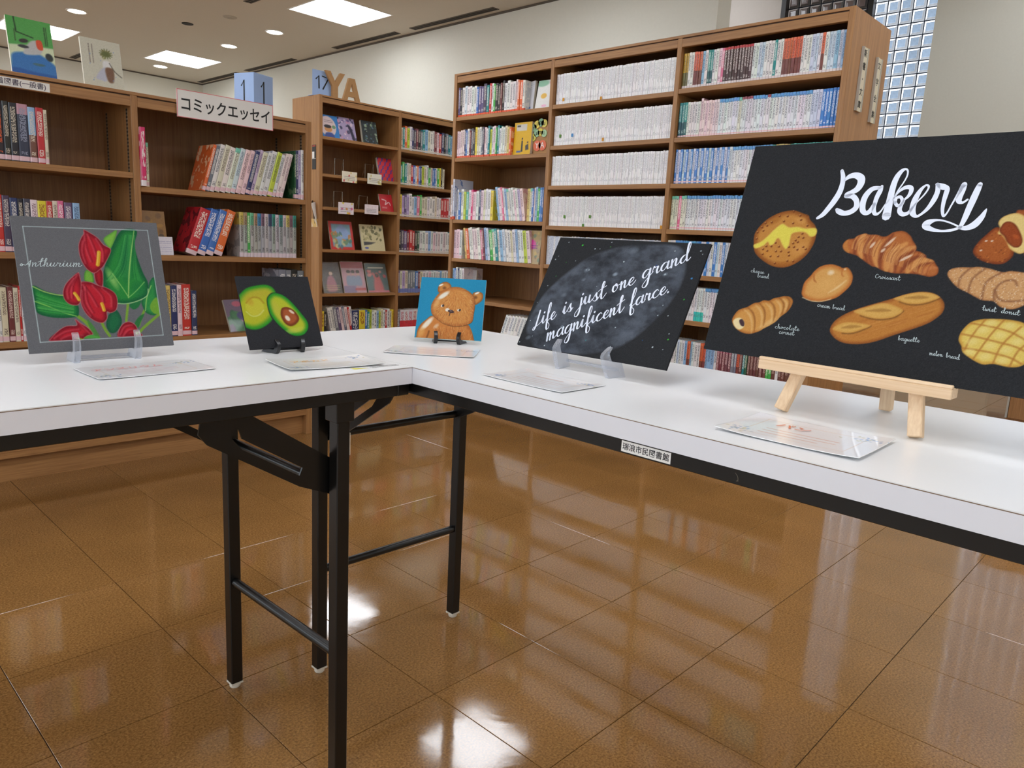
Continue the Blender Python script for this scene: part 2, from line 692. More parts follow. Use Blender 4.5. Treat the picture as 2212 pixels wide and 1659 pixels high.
def lit_glass(name, rgb, power, bias=0.0, gloss=0.06):
    """emission painted in for daylight bent through moulded glass: facets turned to the sky side glow more"""
    m, nt, b = new_mat(name)
    L = nt.links.new
    e = nt.nodes.new('ShaderNodeEmission')
    oi = nt.nodes.new('ShaderNodeObjectInfo')
    nz = nt.nodes.new('ShaderNodeTexNoise')
    nz.inputs['Scale'].default_value = 30
    tc = nt.nodes.new('ShaderNodeTexCoord')
    L(tc.outputs['Object'], nz.inputs['Vector'])
    ge = nt.nodes.new('ShaderNodeNewGeometry')
    dt = nt.nodes.new('ShaderNodeVectorMath')
    dt.operation = 'DOT_PRODUCT'
    dt.inputs[1].default_value = (0, .72, .7)  # facet glow is painted in by direction, in place of refracted daylight
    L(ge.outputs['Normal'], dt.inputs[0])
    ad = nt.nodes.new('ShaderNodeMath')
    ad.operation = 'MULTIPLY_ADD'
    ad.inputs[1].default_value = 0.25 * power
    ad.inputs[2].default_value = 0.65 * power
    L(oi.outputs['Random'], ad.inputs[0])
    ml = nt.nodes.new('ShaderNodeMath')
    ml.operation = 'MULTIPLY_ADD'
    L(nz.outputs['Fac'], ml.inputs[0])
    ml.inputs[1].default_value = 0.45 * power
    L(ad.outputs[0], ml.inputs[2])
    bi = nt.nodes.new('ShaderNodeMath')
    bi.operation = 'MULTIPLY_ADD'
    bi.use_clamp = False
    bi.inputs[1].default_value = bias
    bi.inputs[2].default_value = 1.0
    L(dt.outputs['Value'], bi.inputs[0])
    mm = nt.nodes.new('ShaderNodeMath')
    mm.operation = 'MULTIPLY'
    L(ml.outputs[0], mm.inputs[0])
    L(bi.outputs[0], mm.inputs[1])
    mz = nt.nodes.new('ShaderNodeMath')
    mz.operation = 'MAXIMUM'
    mz.inputs[1].default_value = 0.0
    L(mm.outputs[0], mz.inputs[0])
    e.inputs[0].default_value = lin4(rgb)
    L(mz.outputs[0], e.inputs[1])
    g = nt.nodes.new('ShaderNodeBsdfGlossy')
    g.inputs['Roughness'].default_value = 0.15
    mx = nt.nodes.new('ShaderNodeMixShader')
    mx.inputs[0].default_value = gloss
    L(e.outputs[0], mx.inputs[1])
    L(g.outputs[0], mx.inputs[2])
    L(mx.outputs[0], nt.nodes['Material Output'].inputs[0])
    nt.nodes.remove(b)
    MATS[name] = m
    return m


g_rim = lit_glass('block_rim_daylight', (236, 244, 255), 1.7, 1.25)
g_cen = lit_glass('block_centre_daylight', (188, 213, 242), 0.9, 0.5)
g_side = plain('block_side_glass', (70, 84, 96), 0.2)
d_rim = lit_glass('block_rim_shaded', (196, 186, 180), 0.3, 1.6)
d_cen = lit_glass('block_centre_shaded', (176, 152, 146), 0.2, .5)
mortar = plain('dark_mortar', (70, 80, 104), 0.7)
frame_dark = plain('dark_window_frame', (34, 30, 28), 0.5)


def block_window(name, y0, y1, z0, z1, rim, cen, joined=False):
    fr = MB()
    fr.box(XG + 0.012, XG + 0.06, y0, y1, z0, z1)
    win = struct(fr.build(name, mortar))
    me = block_mesh('glass_block', rim, cen, g_side)
    ny, nz = max(1, int((y1 - y0) / GP + 0.3)), int((z1 - z0) / GP)
    big = MB()
    for a in range(ny):
        for c in range(nz):
            y, z = y1 - (a + 0.5) * GP, z1 - (c + 0.5) * GP
            if y - GP / 2 < y0 - 0.03:
                continue
            if joined:
                big.v += []
                o0 = len(big.v)
                big.v += [(v.co.x + XG, v.co.y + y, v.co.z + z) for v in me.vertices]
                big.f += [tuple(i + o0 for i in p.vertices) for p in me.polygons]
                big.m += [p.material_index for p in me.polygons]
            else:
                o = link('glass_block', me, win)
                o.location = (XG, y, z)
    if joined:
        o = big.build('glass_block_field', [rim, cen, g_side], win)
        o['kind'] = 'stuff'
    return win


block_window('window_1', YA0, YA1 - 0.045, WIN_B, WIN_T, g_rim, g_cen)
block_window('window_2', YB0, YB1, WIN_B, WIN_T, g_rim, g_cen, joined=True)
block_window('window_4', YA1, YR2 - 0.045, 2.7, WIN_T - 0.03, d_rim, d_cen)
mb = MB()
mb.box(XG - 0.06, XG + 0.05, YA1 - 0.045, YA1, WIN_B, WIN_T)
mb.box(XG - 0.06, XG + 0.05, YR2 - 0.045, YR2, WIN_B, WIN_T)
mb.box(XG - 0.06, XG + 0.05, YA1, YR2 - 0.045, WIN_T - 0.03, WIN_T)
mb.box(XG - 0.01, XG + 0.05, YA1, YR2 - 0.045, WIN_B, 2.7)
struct(mb.build('trim_3', frame_dark))

# ------------------------------------------------------------------ ceiling fittings
lamp_face = glow('panel_diffuser', (245, 249, 255), PANEL_POWER)
for x, y in panels + [(bx, by) for bx in (4.8, 5.7) for by in (-2.6, -.2, 3.2)]:  # bay panels in the second list are unseen, added to brighten the pier
    t = thing('ceiling_light', 'square white light panel recessed in the ceiling', 'ceiling light', (x, y, CEIL if x < XB else CEIL2 - .05), 0, 'recessed square light panels')
    p = PANEL_HALF
    MB().box(-p + 0.012, p - 0.012, -p + 0.012, p - 0.012, 0.035, 0.045).build('diffuser', lamp_face, t)
    f = MB()
    for s in (-1, 1):
        f.box(s * p - (0.012 if s > 0 else 0), s * p + (0.012 if s < 0 else 0), -p, p, -0.003, 0.045)
        f.box(-p + 0.012, p - 0.012, s * p - (0.012 if s > 0 else 0), s * p + (0.012 if s < 0 else 0), -0.003, 0.045)
    f.build('frame', paper_white, t)
bulb = glow('downlight_lamp', (255, 247, 230), DOWNLIGHT_POWER)
for x, y in ((2.98, 5.855), (2.98, 6.77), (2.97, 8.48), (1.60, 6.79), (1.60, 5.4), (0.2, 6.79)):
    t = thing('downlight', 'small round downlight set flush in the ceiling', 'downlight', (x, y, CEIL), 0, 'round ceiling downlights')
    MB().lathe([(0.085, 0.0), (0.085, -0.006), (0.072, -0.006), (0.070, 0.0)], n=24).build('trim_ring', paper_white, t, smooth=True)
    MB().lathe([(0.069, -0.004), (0.069, -0.0045)], n=24).build('lamp', bulb, t)
t = thing('ceiling_speaker', 'small dark round hole in the ceiling', 'ceiling fitting', (2.367, 6.308, CEIL))
MB().lathe([(0.05, 0.0), (0.05, -0.004), (0.04, -0.005)], n=20).build('grille', dark_gap, t)
t = thing('sprinkler_head', 'faint grey disc fitting on the ceiling beside the dark hole', 'ceiling fitting', (2.50, 5.75, CEIL))
MB().lathe([(0.06, 0.0), (0.055, -0.004), (0.02, -0.006), (0.015, -0.012)], n=20).build('cover', plain('cover_grey', (176, 168, 154), .8), t)
for k, (x, y0, y1) in enumerate(((3.64, 3.60, 4.65), (3.64, 4.86, 5.88), (3.66, 6.68, 7.75), (3.66, 7.95, 9.0), (2.38, 4.2, 5.2), (2.20, 8.3, 9.0))):
    t = thing('air_slot', 'narrow grey air slot running along the ceiling', 'air vent', (x, (y0 + y1) / 2, CEIL), 0, 'ceiling air slots')
    l = (y1 - y0) / 2
    MB().box(-0.035, 0.035, -l, l, -0.004, 0).build('slot_frame', slot_grey, t)
    for s in (-1, 1):
        MB().box(s * 0.014 - 0.007, s * 0.014 + 0.007, -l + 0.01, l - 0.01, -0.006, -0.003).build('slot_opening', dark_gap, t)

# ------------------------------------------------------------------ folding tables
TH = 0.70
TE, TF = 0.0277, 0.0185


def leg_set(t, legs, inward, tall):
    """two square legs, two cross bars and the locking arms; all in the table's frame"""
    (ax, ay), (bx, by) = legs
    for (x, y) in legs:
        lg = MB().box(x - .0115, x + .0115, y - .0115, y + .0115, 0.012, tall).build('leg', black_steel, t, bevel=0.0015)
        ft = MB().box(x - .0118, x + .0118, y - .0118, y + .0118, 0.009, 0.0125)
        ft.lathe([(0.009, 0.0), (0.0105, 0.002), (0.0105, 0.007), (0.009, 0.010)], (x, y, 0), 16)
        ft.build('foot_cap', foot_white, lg, smooth=True)
        MB().box(x - .016, x + .016, y - .016, y + .016, tall - 0.05, tall, 0).build('bracket', black_steel, t, bevel=0.001)
    for z, r in ((0.228, 0.0085), (0.510, 0.0085)):
        MB().tube([(ax, ay, z), (bx, by, z)], r, 14).build('cross_bar', black_steel, t, smooth=True)
    ix, iy = inward
    L = math.hypot(ix, iy)
    ux, uy = ix / L, iy / L
    for (x, y) in legs:
        sx, sy = (uy * 0.014, ux * 0.014)
        # lies inside the pair, on the side facing the other leg
        ox, oy = ((bx + ax) / 2 - x, (by + ay) / 2 - y)
        o = math.hypot(ox, oy)
        px, py = x + ox / o * 0.015, y + oy / o * 0.015
        M = Matrix(((ux, 0, ox / o, px), (uy, 0, oy / o, py), (0, 1, 0, 0), (0, 0, 0, 1)))
        out = [(0.0, .498), (0.02, .500), (0.20, .612), (0.212, .628), (0.208, .648), (0.196, .655), (0.15, .655), (0.0, .556)]
        slot = [(0.06, .541), (0.150, .597), (0.166, .617), (0.163, .628), (0.155, .628), (0.150, .613), (0.055, .553)]
        # plate with a slot: outer and inner outlines joined by quads
        arm = MB()
        arm.prism([(0.0, .498), (0.06, .524), (0.06, .541), (0.055, .553), (0.055, .592), (0.0, .556)], 0, 0.003, M)
        arm.prism([(0.06, .524), (0.20, .612), (0.166, .617), (0.150, .597), (0.06, .541)], 0, 0.003, M)
        arm.prism([(0.055, .553), (0.150, .613), (0.155, .628), (0.15, .655), (0.055, .592)], 0, 0.003, M)
        arm.prism([(0.155, .628), (0.163, .628), (0.166, .617), (0.20, .612), (0.212, .628), (0.208, .648), (0.196, .655), (0.15, .655)], 0, 0.003, M)
        arm.build('folding_arm', black_steel, t)


def folding_table(label, x0, x1, y0, y1, legs_a, in_a, legs_b, in_b):
    cx, cy = (x0 + x1) / 2, (y0 + y1) / 2
    t = thing('folding_table', label, 'table', (cx, cy, 0))
    hx, hy = (x1 - x0) / 2, (y1 - y0) / 2
    top = MB().box(-hx, hx, -hy, hy, TH - 0.0012, TH).build('tabletop', white_lam, t)
    MB().box(-hx, hx, -hy, hy, TH - 0.0022, TH - 0.0012).build('edge_line', edge_brown, t)
    MB().box(-hx, hx, -hy, hy, TH - TE, TH - 0.0022).build('edge_band', edge_lam, t)
    z0, z1 = TH - TE - TF, TH - TE
    w = 0.022
    i = 0.003
    for s in (-1, 1):
        a, b_ = sorted((s * (hx - i), s * (hx - i - w)))
        MB().box(a, b_, -hy + i, hy - i, z0, z1).build('frame_rail', black_steel, t, bevel=0.001)
        a, b_ = sorted((s * (hy - i), s * (hy - i - w)))
        MB().box(-hx + i + w, hx - i - w, a, b_, z0, z1).build('frame_rail', black_steel, t, bevel=0.001)
    leg_set(t, [(a - cx, b_ - cy) for a, b_ in legs_a], in_a, z1)
    leg_set(t, [(a - cx, b_ - cy) for a, b_ in legs_b], in_b, z1)
    return t


W2 = 0.45
YEND = 0.4298
left_table = folding_table('white folding table carrying the anthurium and avocado boards', -1.80, -0.0008, 0.0, 0.424,
                           [(-.119, .026), (-.126, .382)], (-1, 0), [(-1.68, .026), (-1.68, .382)], (1, 0))
right_table = folding_table('white folding table carrying the bear, moon and bakery boards', 0.0, W2, -1.37, YEND,
                            [(.027, .317), (.393, .309)], (0, -1), [(.027, -1.26), (.393, -1.26)], (0, 1))
# library's name label on the rail of the right table
cx, cy = W2 / 2, (YEND - 1.37) / 2
M = Matrix(((0, 0, -1, 0.0028 - cx), (-1, 0, 0, -0.448 - cy), (0, 1, 0, 0.6632), (0, 0, 0, 1)))
lab = MB()
lab.box(-.0355, .0355, -.0070, .0070, 0.0, 0.0004, 0, M)
lb = lab.build('name_label', paper_white, right_table, label='white sticker with library name in black kanji')
text_mesh('lettering', '瑞浪市民図書館', 0.0098, M @ Matrix.Translation((0, -0.0004, 0.0006)), ink, lb, 'CENTER', 0.00012, fit=0.067)
M2 = Matrix(((0, 0, -1, 0.0028 - cx), (-1, 0, 0, -0.569 - cy), (0, 1, 0, 0.6632), (0, 0, 0, 1)))
scr = MB()
ribbon(scr, crom([(-.003, .004), (0, .001), (.001, -.003), (-.001, -.005), (.002, -.004)]), [0.0004] * 25, M2, 0.0004)
scr.build('scratch_mark', slot_grey, right_table)
# maker's label printed on the corner of the left table
lcx, lcy = -0.9004, 0.212
lm = MB()
lm.add([(-.095 - lcx, .022 - lcy, TH + .0002), (-.068 - lcx, .022 - lcy, TH + .0002), (-.095 - lcx, .036 - lcy, TH + .0002)], [(0, 1, 2)])
o = lm.build('maker_mark', plain('yellow_print', (214, 206, 40), 0.5), left_table, label='small yellow corner print on tabletop')
ll = MB()
for k in range(2):
    x = -.062
    while x < -.010:
        w_ = random.uniform(.0015, .004)
        ll.box(x - lcx, x + w_ - lcx, .0215 + k * .006 - lcy, .0245 + k * .006 - lcy, TH, TH + .0002)
        x += w_ + .0012
ll.build('maker_lettering', plain('grey_print', (120, 120, 116), 0.5), left_table)
# strip of cream tape behind the near leg
MB().box(-.106 - lcx, -.1045 - lcx, .018 - lcy, .022 - lcy, .566, .602).build('tape_strip', foot_white, left_table)

# ------------------------------------------------------------------ bookcases
def rail_mat():
    m, nt, b = new_mat('slotted_shelf_rail')
    L = nt.links.new
    tc = nt.nodes.new('ShaderNodeTexCoord')
    sp = nt.nodes.new('ShaderNodeSeparateXYZ')
    L(tc.outputs['Object'], sp.inputs[0])
    f = nt.nodes.new('ShaderNodeMath'); f.operation = 'MULTIPLY'; f.inputs[1].default_value = 1 / 0.0125
    L(sp.outputs['Z'], f.inputs[0])
    g = nt.nodes.new('ShaderNodeMath'); g.operation = 'FRACT'
    L(f.outputs[0], g.inputs[0])
    h_ = nt.nodes.new('ShaderNodeMath'); h_.operation = 'GREATER_THAN'; h_.inputs[1].default_value = 0.5
    L(g.outputs[0], h_.inputs[0])
    mx = nt.nodes.new('ShaderNodeMix'); mx.data_type = 'RGBA'
    mx.inputs[6].default_value = lin4((122, 108, 92)); mx.inputs[7].default_value = lin4((30, 26, 24))
    L(h_.outputs[0], mx.inputs[0])
    L(mx.outputs[2], b.inputs['Base Color'])
    b.inputs['Roughness'].default_value = 0.45
    return m


rail = rail_mat()


class Case:
    def __init__(s, name, label, loc, rotz, width, height, depth, stiles, bays, lip=True, rails=False):
        """stiles: (x0,x1); bays: list of shelf-top heights for each bay (left to right)"""
        s.M = xf(loc, rotz)
        s.Mi = s.M.inverted()
        s.loc, s.rotz = loc, rotz
        s.t = t = thing(name, label, 'bookcase', loc, rotz)
        s.bays = bays
        s.stiles = stiles
        H = height
        base = min(min(q_) for q_ in bays)
        for k, (a, b_) in enumerate(stiles):
            end = k in (0, len(stiles) - 1)
            MB().box(a, b_, 0 if end else 0.001, depth, 0 if end else base, H if end else H - 0.012).build('side_panel' if end else 'divider', wood_v, t, bevel=0.0012)
        x0, x1 = stiles[0][1], stiles[-1][0]
        MB().box(x0, x1, 0.0, depth, H - 0.012, H - 0.0005).build('top_board', wood_x, t, bevel=0.001)
        MB().box(x0, x1, 0.006, 0.022, H - 0.0165, H - 0.0122).build('shadow_groove', plain('groove_shadow_brown', (64, 40, 24), 0.6), t)  # dark strip paints in the shadow line under the top board
        MB().box(x0, x1, 0.001, depth - .002, base - 0.026, base).build('base_shelf', wood_x, t, bevel=0.0012)
        MB().box(x0, x1, 0.035, 0.053, 0, base - 0.026).build('plinth', wood_x, t)
        for k in range(len(stiles) - 1):
            a, b_ = stiles[k][1], stiles[k + 1][0]
            MB().box(a, b_, 0.002, 0.022, H - 0.050, H - 0.0165).build('top_rail', wood_x, t, bevel=0.001)
            for z in sorted(bays[k])[1:]:
                MB().box(a + .0005, b_ - .0005, 0.003, depth - 0.012, z - 0.021, z).build('shelf', wood_x, t, bevel=0.0012)
            MB().box(a, b_, depth - 0.011, depth - 0.002, base, H - 0.012).build('back_panel', wood_back, t)
            if rails:
                for yy in (0.035, depth - 0.06):
                    for (xx, sgn) in ((a, 1), (b_, -1)):
                        p, q = sorted((xx, xx + sgn * 0.0015))
                        MB().box(p, q, yy, yy + 0.012, 0.15, H - 0.055).build('shelf_rail', rail, t)

    def x(s, px, dy=0.0):
        """photo pixel on the front plane (set back dy) -> case x, z"""
        p0 = s.M @ Vector((0, dy, 0))
        n = s.M.to_3x3() @ Vector((0, 1, 0))
        p = s.Mi @ Vector(on_plane(px, np.array(p0), np.array(n)))
        return p.x, p.z


# low island case with the katakana sign
LX0 = -1.148
left_case = Case('bookcase', 'low wooden bookcase topped by the katakana sign and two upright picture books', (LX0, 1.98, 0), 0, 2.17, 1.357, 0.30,
                 [(0.0, 0.024), (0.730, 0.752), (1.443, 1.466), (2.139, 2.165)],
                 [[0.115, 0.489, 0.787, 1.08], [0.115, 0.489, 0.787, 1.08], [0.115, 0.478, 0.788, 1.035]], rails=True)
# tall case against the corner with the cardboard letters
ya_case = Case('bookcase', 'tall wooden bookcase with cardboard letters YA standing on top', (2.195, 3.82, 0), 0, 1.44, 1.836, 0.36,
               [(0.0, 0.026), (0.690, 0.716), (1.380, 1.406)],
               [[0.13, 0.460, 0.780, 1.081, 1.309, 1.563], [0.13, 0.456, 0.775, 1.053, 1.294, 1.556]])
# long tall case full of paperbacks
PB = [0.165, 0.36, 0.585]
long_case = Case('bookcase', 'long tall wooden bookcase full of white paperbacks with two plaques on its end', (2.269, 2.505, 0), -math.pi / 2, 2.25, 1.836, 0.40,
                 [(0.0, 0.024), (0.742, 0.764), (1.486, 1.508), (2.226, 2.250)],
                 [[0.13, 0.335, 0.555, 0.79, 1.016, 1.368, 1.597],
                  [0.13, 0.385, 0.590, 0.795, 0.997, 1.201, 1.402, 1.604],
                  [0.13, 0.335, 0.590, 0.797, 0.997, 1.201, 1.402, 1.611]])

# ------------------------------------------------------------------ books
# one unit book (x thickness, y depth from the spine, z height) shared by every copy
def unit_book():
    b = MB()
    # cover: rounded spine and two boards, pages set in at the top and fore edge
    sp = [(0.0, 0.018), (0.14, 0.004), (0.5, 0.0), (0.86, 0.004), (1.0, 0.018)]
    ring = [(x, y) for x, y in sp] + [(1.0, 1.0), (0.92, 1.0), (0.92, 0.03), (0.08, 0.03), (0.08, 1.0), (0.0, 1.0)]
    n = len(ring)
    b.add([(x, y, 0) for x, y in ring] + [(x, y, 1) for x, y in ring], [(i, (i + 1) % n, n + (i + 1) % n, n + i) for i in range(n)], 0)
    for z, o in ((0, 0), (1, n)):
        q = [(o + 0, o + 1, o + 8), (o + 1, o + 2, o + 8), (o + 2, o + 7, o + 8), (o + 2, o + 3, o + 7), (o + 3, o + 4, o + 7), (o + 4, o + 5, o + 6, o + 7), (o + 0, o + 8, o + 9, o + 10)]
        b.f += q
        b.m += [0] * len(q)
    b.box(0.08, 0.92, 0.03, 0.975, 0.008, 0.99, 1)
    return b


def cover_mat():
    m, nt, b = new_mat('printed_book_cover')
    N = nt.nodes.new
    L = nt.links.new

    def attr(name):
        a = N('ShaderNodeAttribute')
        a.attribute_type = 'OBJECT'
        a.attribute_name = name
        return a

    def math_(op, a, b_=None, c=None):
        k = N('ShaderNodeMath')
        k.operation = op
        for i, v in enumerate((a, b_, c)):
            if v is None:
                continue
            if isinstance(v, (int, float)):
                k.inputs[i].default_value = v
            else:
                L(v, k.inputs[i])
        return k.outputs[0]

    def mix(f, a, b_):
        k = N('ShaderNodeMix')
        k.data_type = 'RGBA'
        L(f, k.inputs[0])
        L(a, k.inputs[6])
        L(b_, k.inputs[7])
        return k.outputs[2]

    tc = N('ShaderNodeTexCoord')
    sx = N('ShaderNodeSeparateXYZ')
    L(tc.outputs['Generated'], sx.inputs[0])
    X, Y, Z = sx.outputs
    oi = N('ShaderNodeObjectInfo')
    R = oi.outputs['Random']
    base = mix(math_('GREATER_THAN', Z, attr('split').outputs['Fac']), attr('c2').outputs['Color'], attr('c1').outputs['Color'])
    # pictures on the covers (sides)
    cb = N('ShaderNodeCombineXYZ')
    L(math_('MULTIPLY', R, 37.0), cb.inputs[0])
    L(math_('MULTIPLY', Y, 3.2), cb.inputs[1])
    L(math_('MULTIPLY', Z, 4.2), cb.inputs[2])
    pn = N('ShaderNodeTexNoise')
    pn.inputs['Scale'].default_value = 1.3
    pn.inputs['Detail'].default_value = 3
    L(cb.outputs[0], pn.inputs['Vector'])
    side = math_('GREATER_THAN', Y, 0.03)
    pic = math_('MULTIPLY', side, math_('MULTIPLY', math_('GREATER_THAN', pn.outputs['Fac'], 0.54), 0.75))
    base = mix(pic, base, attr('c3').outputs['Color'])
    # title and author characters down the spine
    tb_ = N('ShaderNodeCombineXYZ')
    L(math_('MULTIPLY_ADD', R, 91.0, math_('MULTIPLY', X, 7.0)), tb_.inputs[0])
    L(math_('MULTIPLY', Z, attr('tn').outputs['Fac']), tb_.inputs[2])
    tn = N('ShaderNodeTexNoise')
    tn.inputs['Scale'].default_value = 1.0
    tn.inputs['Detail'].default_value = 2
    L(tb_.outputs[0], tn.inputs['Vector'])
    strip = math_('LESS_THAN', math_('ABSOLUTE', math_('SUBTRACT', X, 0.5)), 0.3)
    band = math_('MULTIPLY', math_('GREATER_THAN', Z, math_('MULTIPLY_ADD', R, 0.22, 0.28)), math_('LESS_THAN', Z, 0.93))
    band2 = math_('MULTIPLY', math_('GREATER_THAN', Z, 0.13), math_('LESS_THAN', Z, math_('MULTIPLY_ADD', R, 0.10, 0.15)))
    bands = math_('MAXIMUM', band, band2)
    spine = math_('LESS_THAN', Y, 0.03)
    tx = math_('MULTIPLY', math_('MULTIPLY', strip, bands), math_('MULTIPLY', spine, math_('GREATER_THAN', tn.outputs['Fac'], 0.49)))
    tx = math_('MULTIPLY', tx, attr('ta').outputs['Fac'])
    base = mix(tx, base, attr('ct').outputs['Color'])
    # call-number sticker near the foot
    st = math_('MULTIPLY', math_('GREATER_THAN', Z, attr('s0').outputs['Fac']), math_('LESS_THAN', Z, attr('s1').outputs['Fac']))
    st = math_('MULTIPLY', st, math_('LESS_THAN', Y, 0.09))
    base = mix(st, base, attr('cs').outputs['Color'])
    L(base, b.inputs['Base Color'])
    b.inputs['Roughness'].default_value = 0.32
    b.inputs['Coat Weight'].default_value = 0.25
    b.inputs['Coat Roughness'].default_value = 0.1
    return m


cover = cover_mat()
pages = plain('book_pages', (226, 216, 198), 0.8, 0.06, 400)
BOOK = unit_book().mesh('book', [cover, pages])

PAL = {  # code: top colour, foot colour, picture colour, ink colour, split, word
    'w': ((234, 232, 230), (232, 230, 228), (190, 196, 206), (70, 74, 84), 0.0, 'white'),
    'W': ((248, 247, 248), (247, 246, 247), (210, 212, 220), (74, 84, 110), 0.0, 'white'),
    'p': ((226, 110, 150), (226, 150, 170), (240, 200, 210), (250, 240, 240), 0.0, 'pink'),
    'P': ((214, 40, 110), (214, 40, 110), (240, 200, 210), (250, 240, 240), 0.0, 'magenta'),
    'f': ((238, 214, 218), (238, 218, 220), (214, 150, 170), (120, 80, 100), 0.0, 'pale pink'),
    'r': ((196, 44, 46), (190, 40, 44), (40, 30, 30), (244, 230, 220), 0.0, 'red'),
    'k': ((30, 29, 33), (36, 34, 38), (90, 90, 96), (206, 196, 180), 0.0, 'black'),
    'K': ((28, 27, 30), (30, 29, 32), (90, 40, 30), (226, 96, 46), 0.0, 'black and orange'),
    'n': ((40, 50, 100), (44, 54, 96), (130, 140, 170), (224, 222, 220), 0.0, 'navy'),
    'b': ((62, 112, 190), (66, 120, 196), (180, 200, 226), (236, 238, 244), 0.0, 'blue'),
    'l': ((150, 188, 222), (158, 196, 226), (230, 234, 240), (60, 80, 120), 0.0, 'light blue'),
    't': ((18, 134, 138), (22, 126, 130), (200, 220, 214), (226, 240, 236), 0.0, 'teal'),
    'g': ((70, 176, 74), (78, 170, 80), (220, 230, 200), (240, 244, 226), 0.0, 'green'),
    'G': ((36, 84, 62), (40, 88, 66), (120, 150, 120), (220, 224, 200), 0.0, 'dark green'),
    'y': ((232, 214, 60), (230, 208, 60), (240, 236, 190), (150, 60, 40), 0.0, 'yellow'),
    'Y': ((196, 212, 60), (190, 206, 64), (230, 236, 180), (60, 80, 40), 0.0, 'lime'),
    'o': ((232, 106, 50), (228, 112, 56), (250, 210, 170), (250, 236, 220), 0.0, 'orange'),
    'e': ((226, 216, 190), (222, 212, 188), (190, 170, 140), (110, 90, 80), 0.0, 'cream'),
    'm': ((116, 44, 56), (112, 44, 56), (160, 110, 110), (226, 200, 190), 0.0, 'maroon'),
    'u': ((100, 84, 124), (88, 80, 112), (190, 180, 200), (226, 220, 226), 0.0, 'purple'),
    'i': ((196, 176, 212), (190, 172, 206), (230, 220, 236), (90, 70, 110), 0.0, 'lilac'),
    's': ((120, 124, 134), (116, 120, 128), (190, 190, 196), (230, 230, 230), 0.0, 'grey'),
    'd': ((70, 64, 84), (76, 60, 62), (150, 120, 130), (214, 206, 200), 0.0, 'dark plum'),
    'a': ((206, 160, 44), (112, 102, 60), (230, 210, 120), (90, 70, 20), 0.46, 'gold and olive'),
    'T': ((226, 112, 76), (124, 66, 58), (230, 170, 140), (90, 40, 30), 0.48, 'orange and brown'),
    'q': ((40, 140, 134), (34, 88, 92), (150, 190, 186), (190, 220, 214), 0.45, 'two-tone teal'),
    'M': ((190, 60, 66), (70, 40, 42), (120, 80, 80), (214, 200, 196), 0.93, 'dark brown'),
    'B': ((96, 160, 218), (236, 236, 240), (190, 210, 230), (84, 84, 96), 0.90, 'white and blue-headed'),
    'c': ((210, 220, 232), (226, 232, 240), (60, 120, 190), (84, 100, 130), 0.0, 'pale blue'),
    'C': ((60, 128, 204), (70, 136, 208), (210, 220, 236), (228, 236, 246), 0.0, 'bright blue'),
    'v': ((120, 200, 176), (232, 232, 214), (190, 200, 190), (110, 100, 84), 0.90, 'cream and green-headed'),
    'V': ((150, 60, 74), (236, 234, 236), (190, 190, 200), (84, 84, 96), 0.93, 'white and maroon-headed'),
    'j': ((70, 170, 160), (76, 176, 168), (200, 226, 220), (220, 240, 236), 0.0, 'turquoise'),
    'J': ((232, 234, 236), (64, 204, 196), (200, 220, 220), (96, 96, 110), 0.28, 'white and turquoise'),
    'x': ((222, 196, 120), (228, 214, 160), (230, 220, 190), (120, 80, 40), 0.0, 'tan'),
    'z': ((150, 52, 84), (122, 62, 72), (200, 150, 160), (226, 190, 190), 0.80, 'wine red'),
    'h': ((112, 62, 56), (104, 60, 54), (170, 120, 110), (200, 170, 160), 0.0, 'brown'),
    'R': ((232, 230, 232), (226, 60, 70), (230, 200, 200), (200, 60, 70), 0.55, 'red and white'),
    'S': ((150, 190, 226), (120, 80, 66), (120, 110, 100), (226, 214, 196), 0.5, 'sky blue and brown'),
    '1': ((206, 186, 90), (176, 172, 168), (120, 120, 120), (40, 40, 44), 0.72, 'yellow-headed grey'),
    '2': ((176, 140, 110), (170, 168, 164), (120, 120, 120), (40, 40, 44), 0.72, 'tan-headed grey'),
    '3': ((110, 196, 150), (180, 180, 176), (120, 120, 120), (40, 40, 44), 0.72, 'mint-headed grey'),
    '4': ((70, 150, 200), (176, 176, 176), (120, 120, 120), (40, 40, 44), 0.72, 'blue-headed grey'),
    '5': ((130, 90, 110), (170, 166, 170), (120, 120, 120), (40, 40, 44), 0.72, 'mauve-headed grey'),
    '6': ((206, 196, 200), (184, 182, 184), (120, 120, 120), (40, 40, 44), 0.72, 'pale-headed grey'),
    '7': ((40, 130, 120), (170, 172, 170), (120, 120, 120), (40, 40, 44), 0.72, 'teal-headed grey'),
    '8': ((50, 70, 110), (166, 168, 176), (120, 120, 120), (40, 40, 44), 0.72, 'navy-headed grey'),
    'D': ((196, 150, 166), (50, 58, 80), (90, 90, 120), (150, 156, 180), 0.82, 'slate and pink-headed'),
}


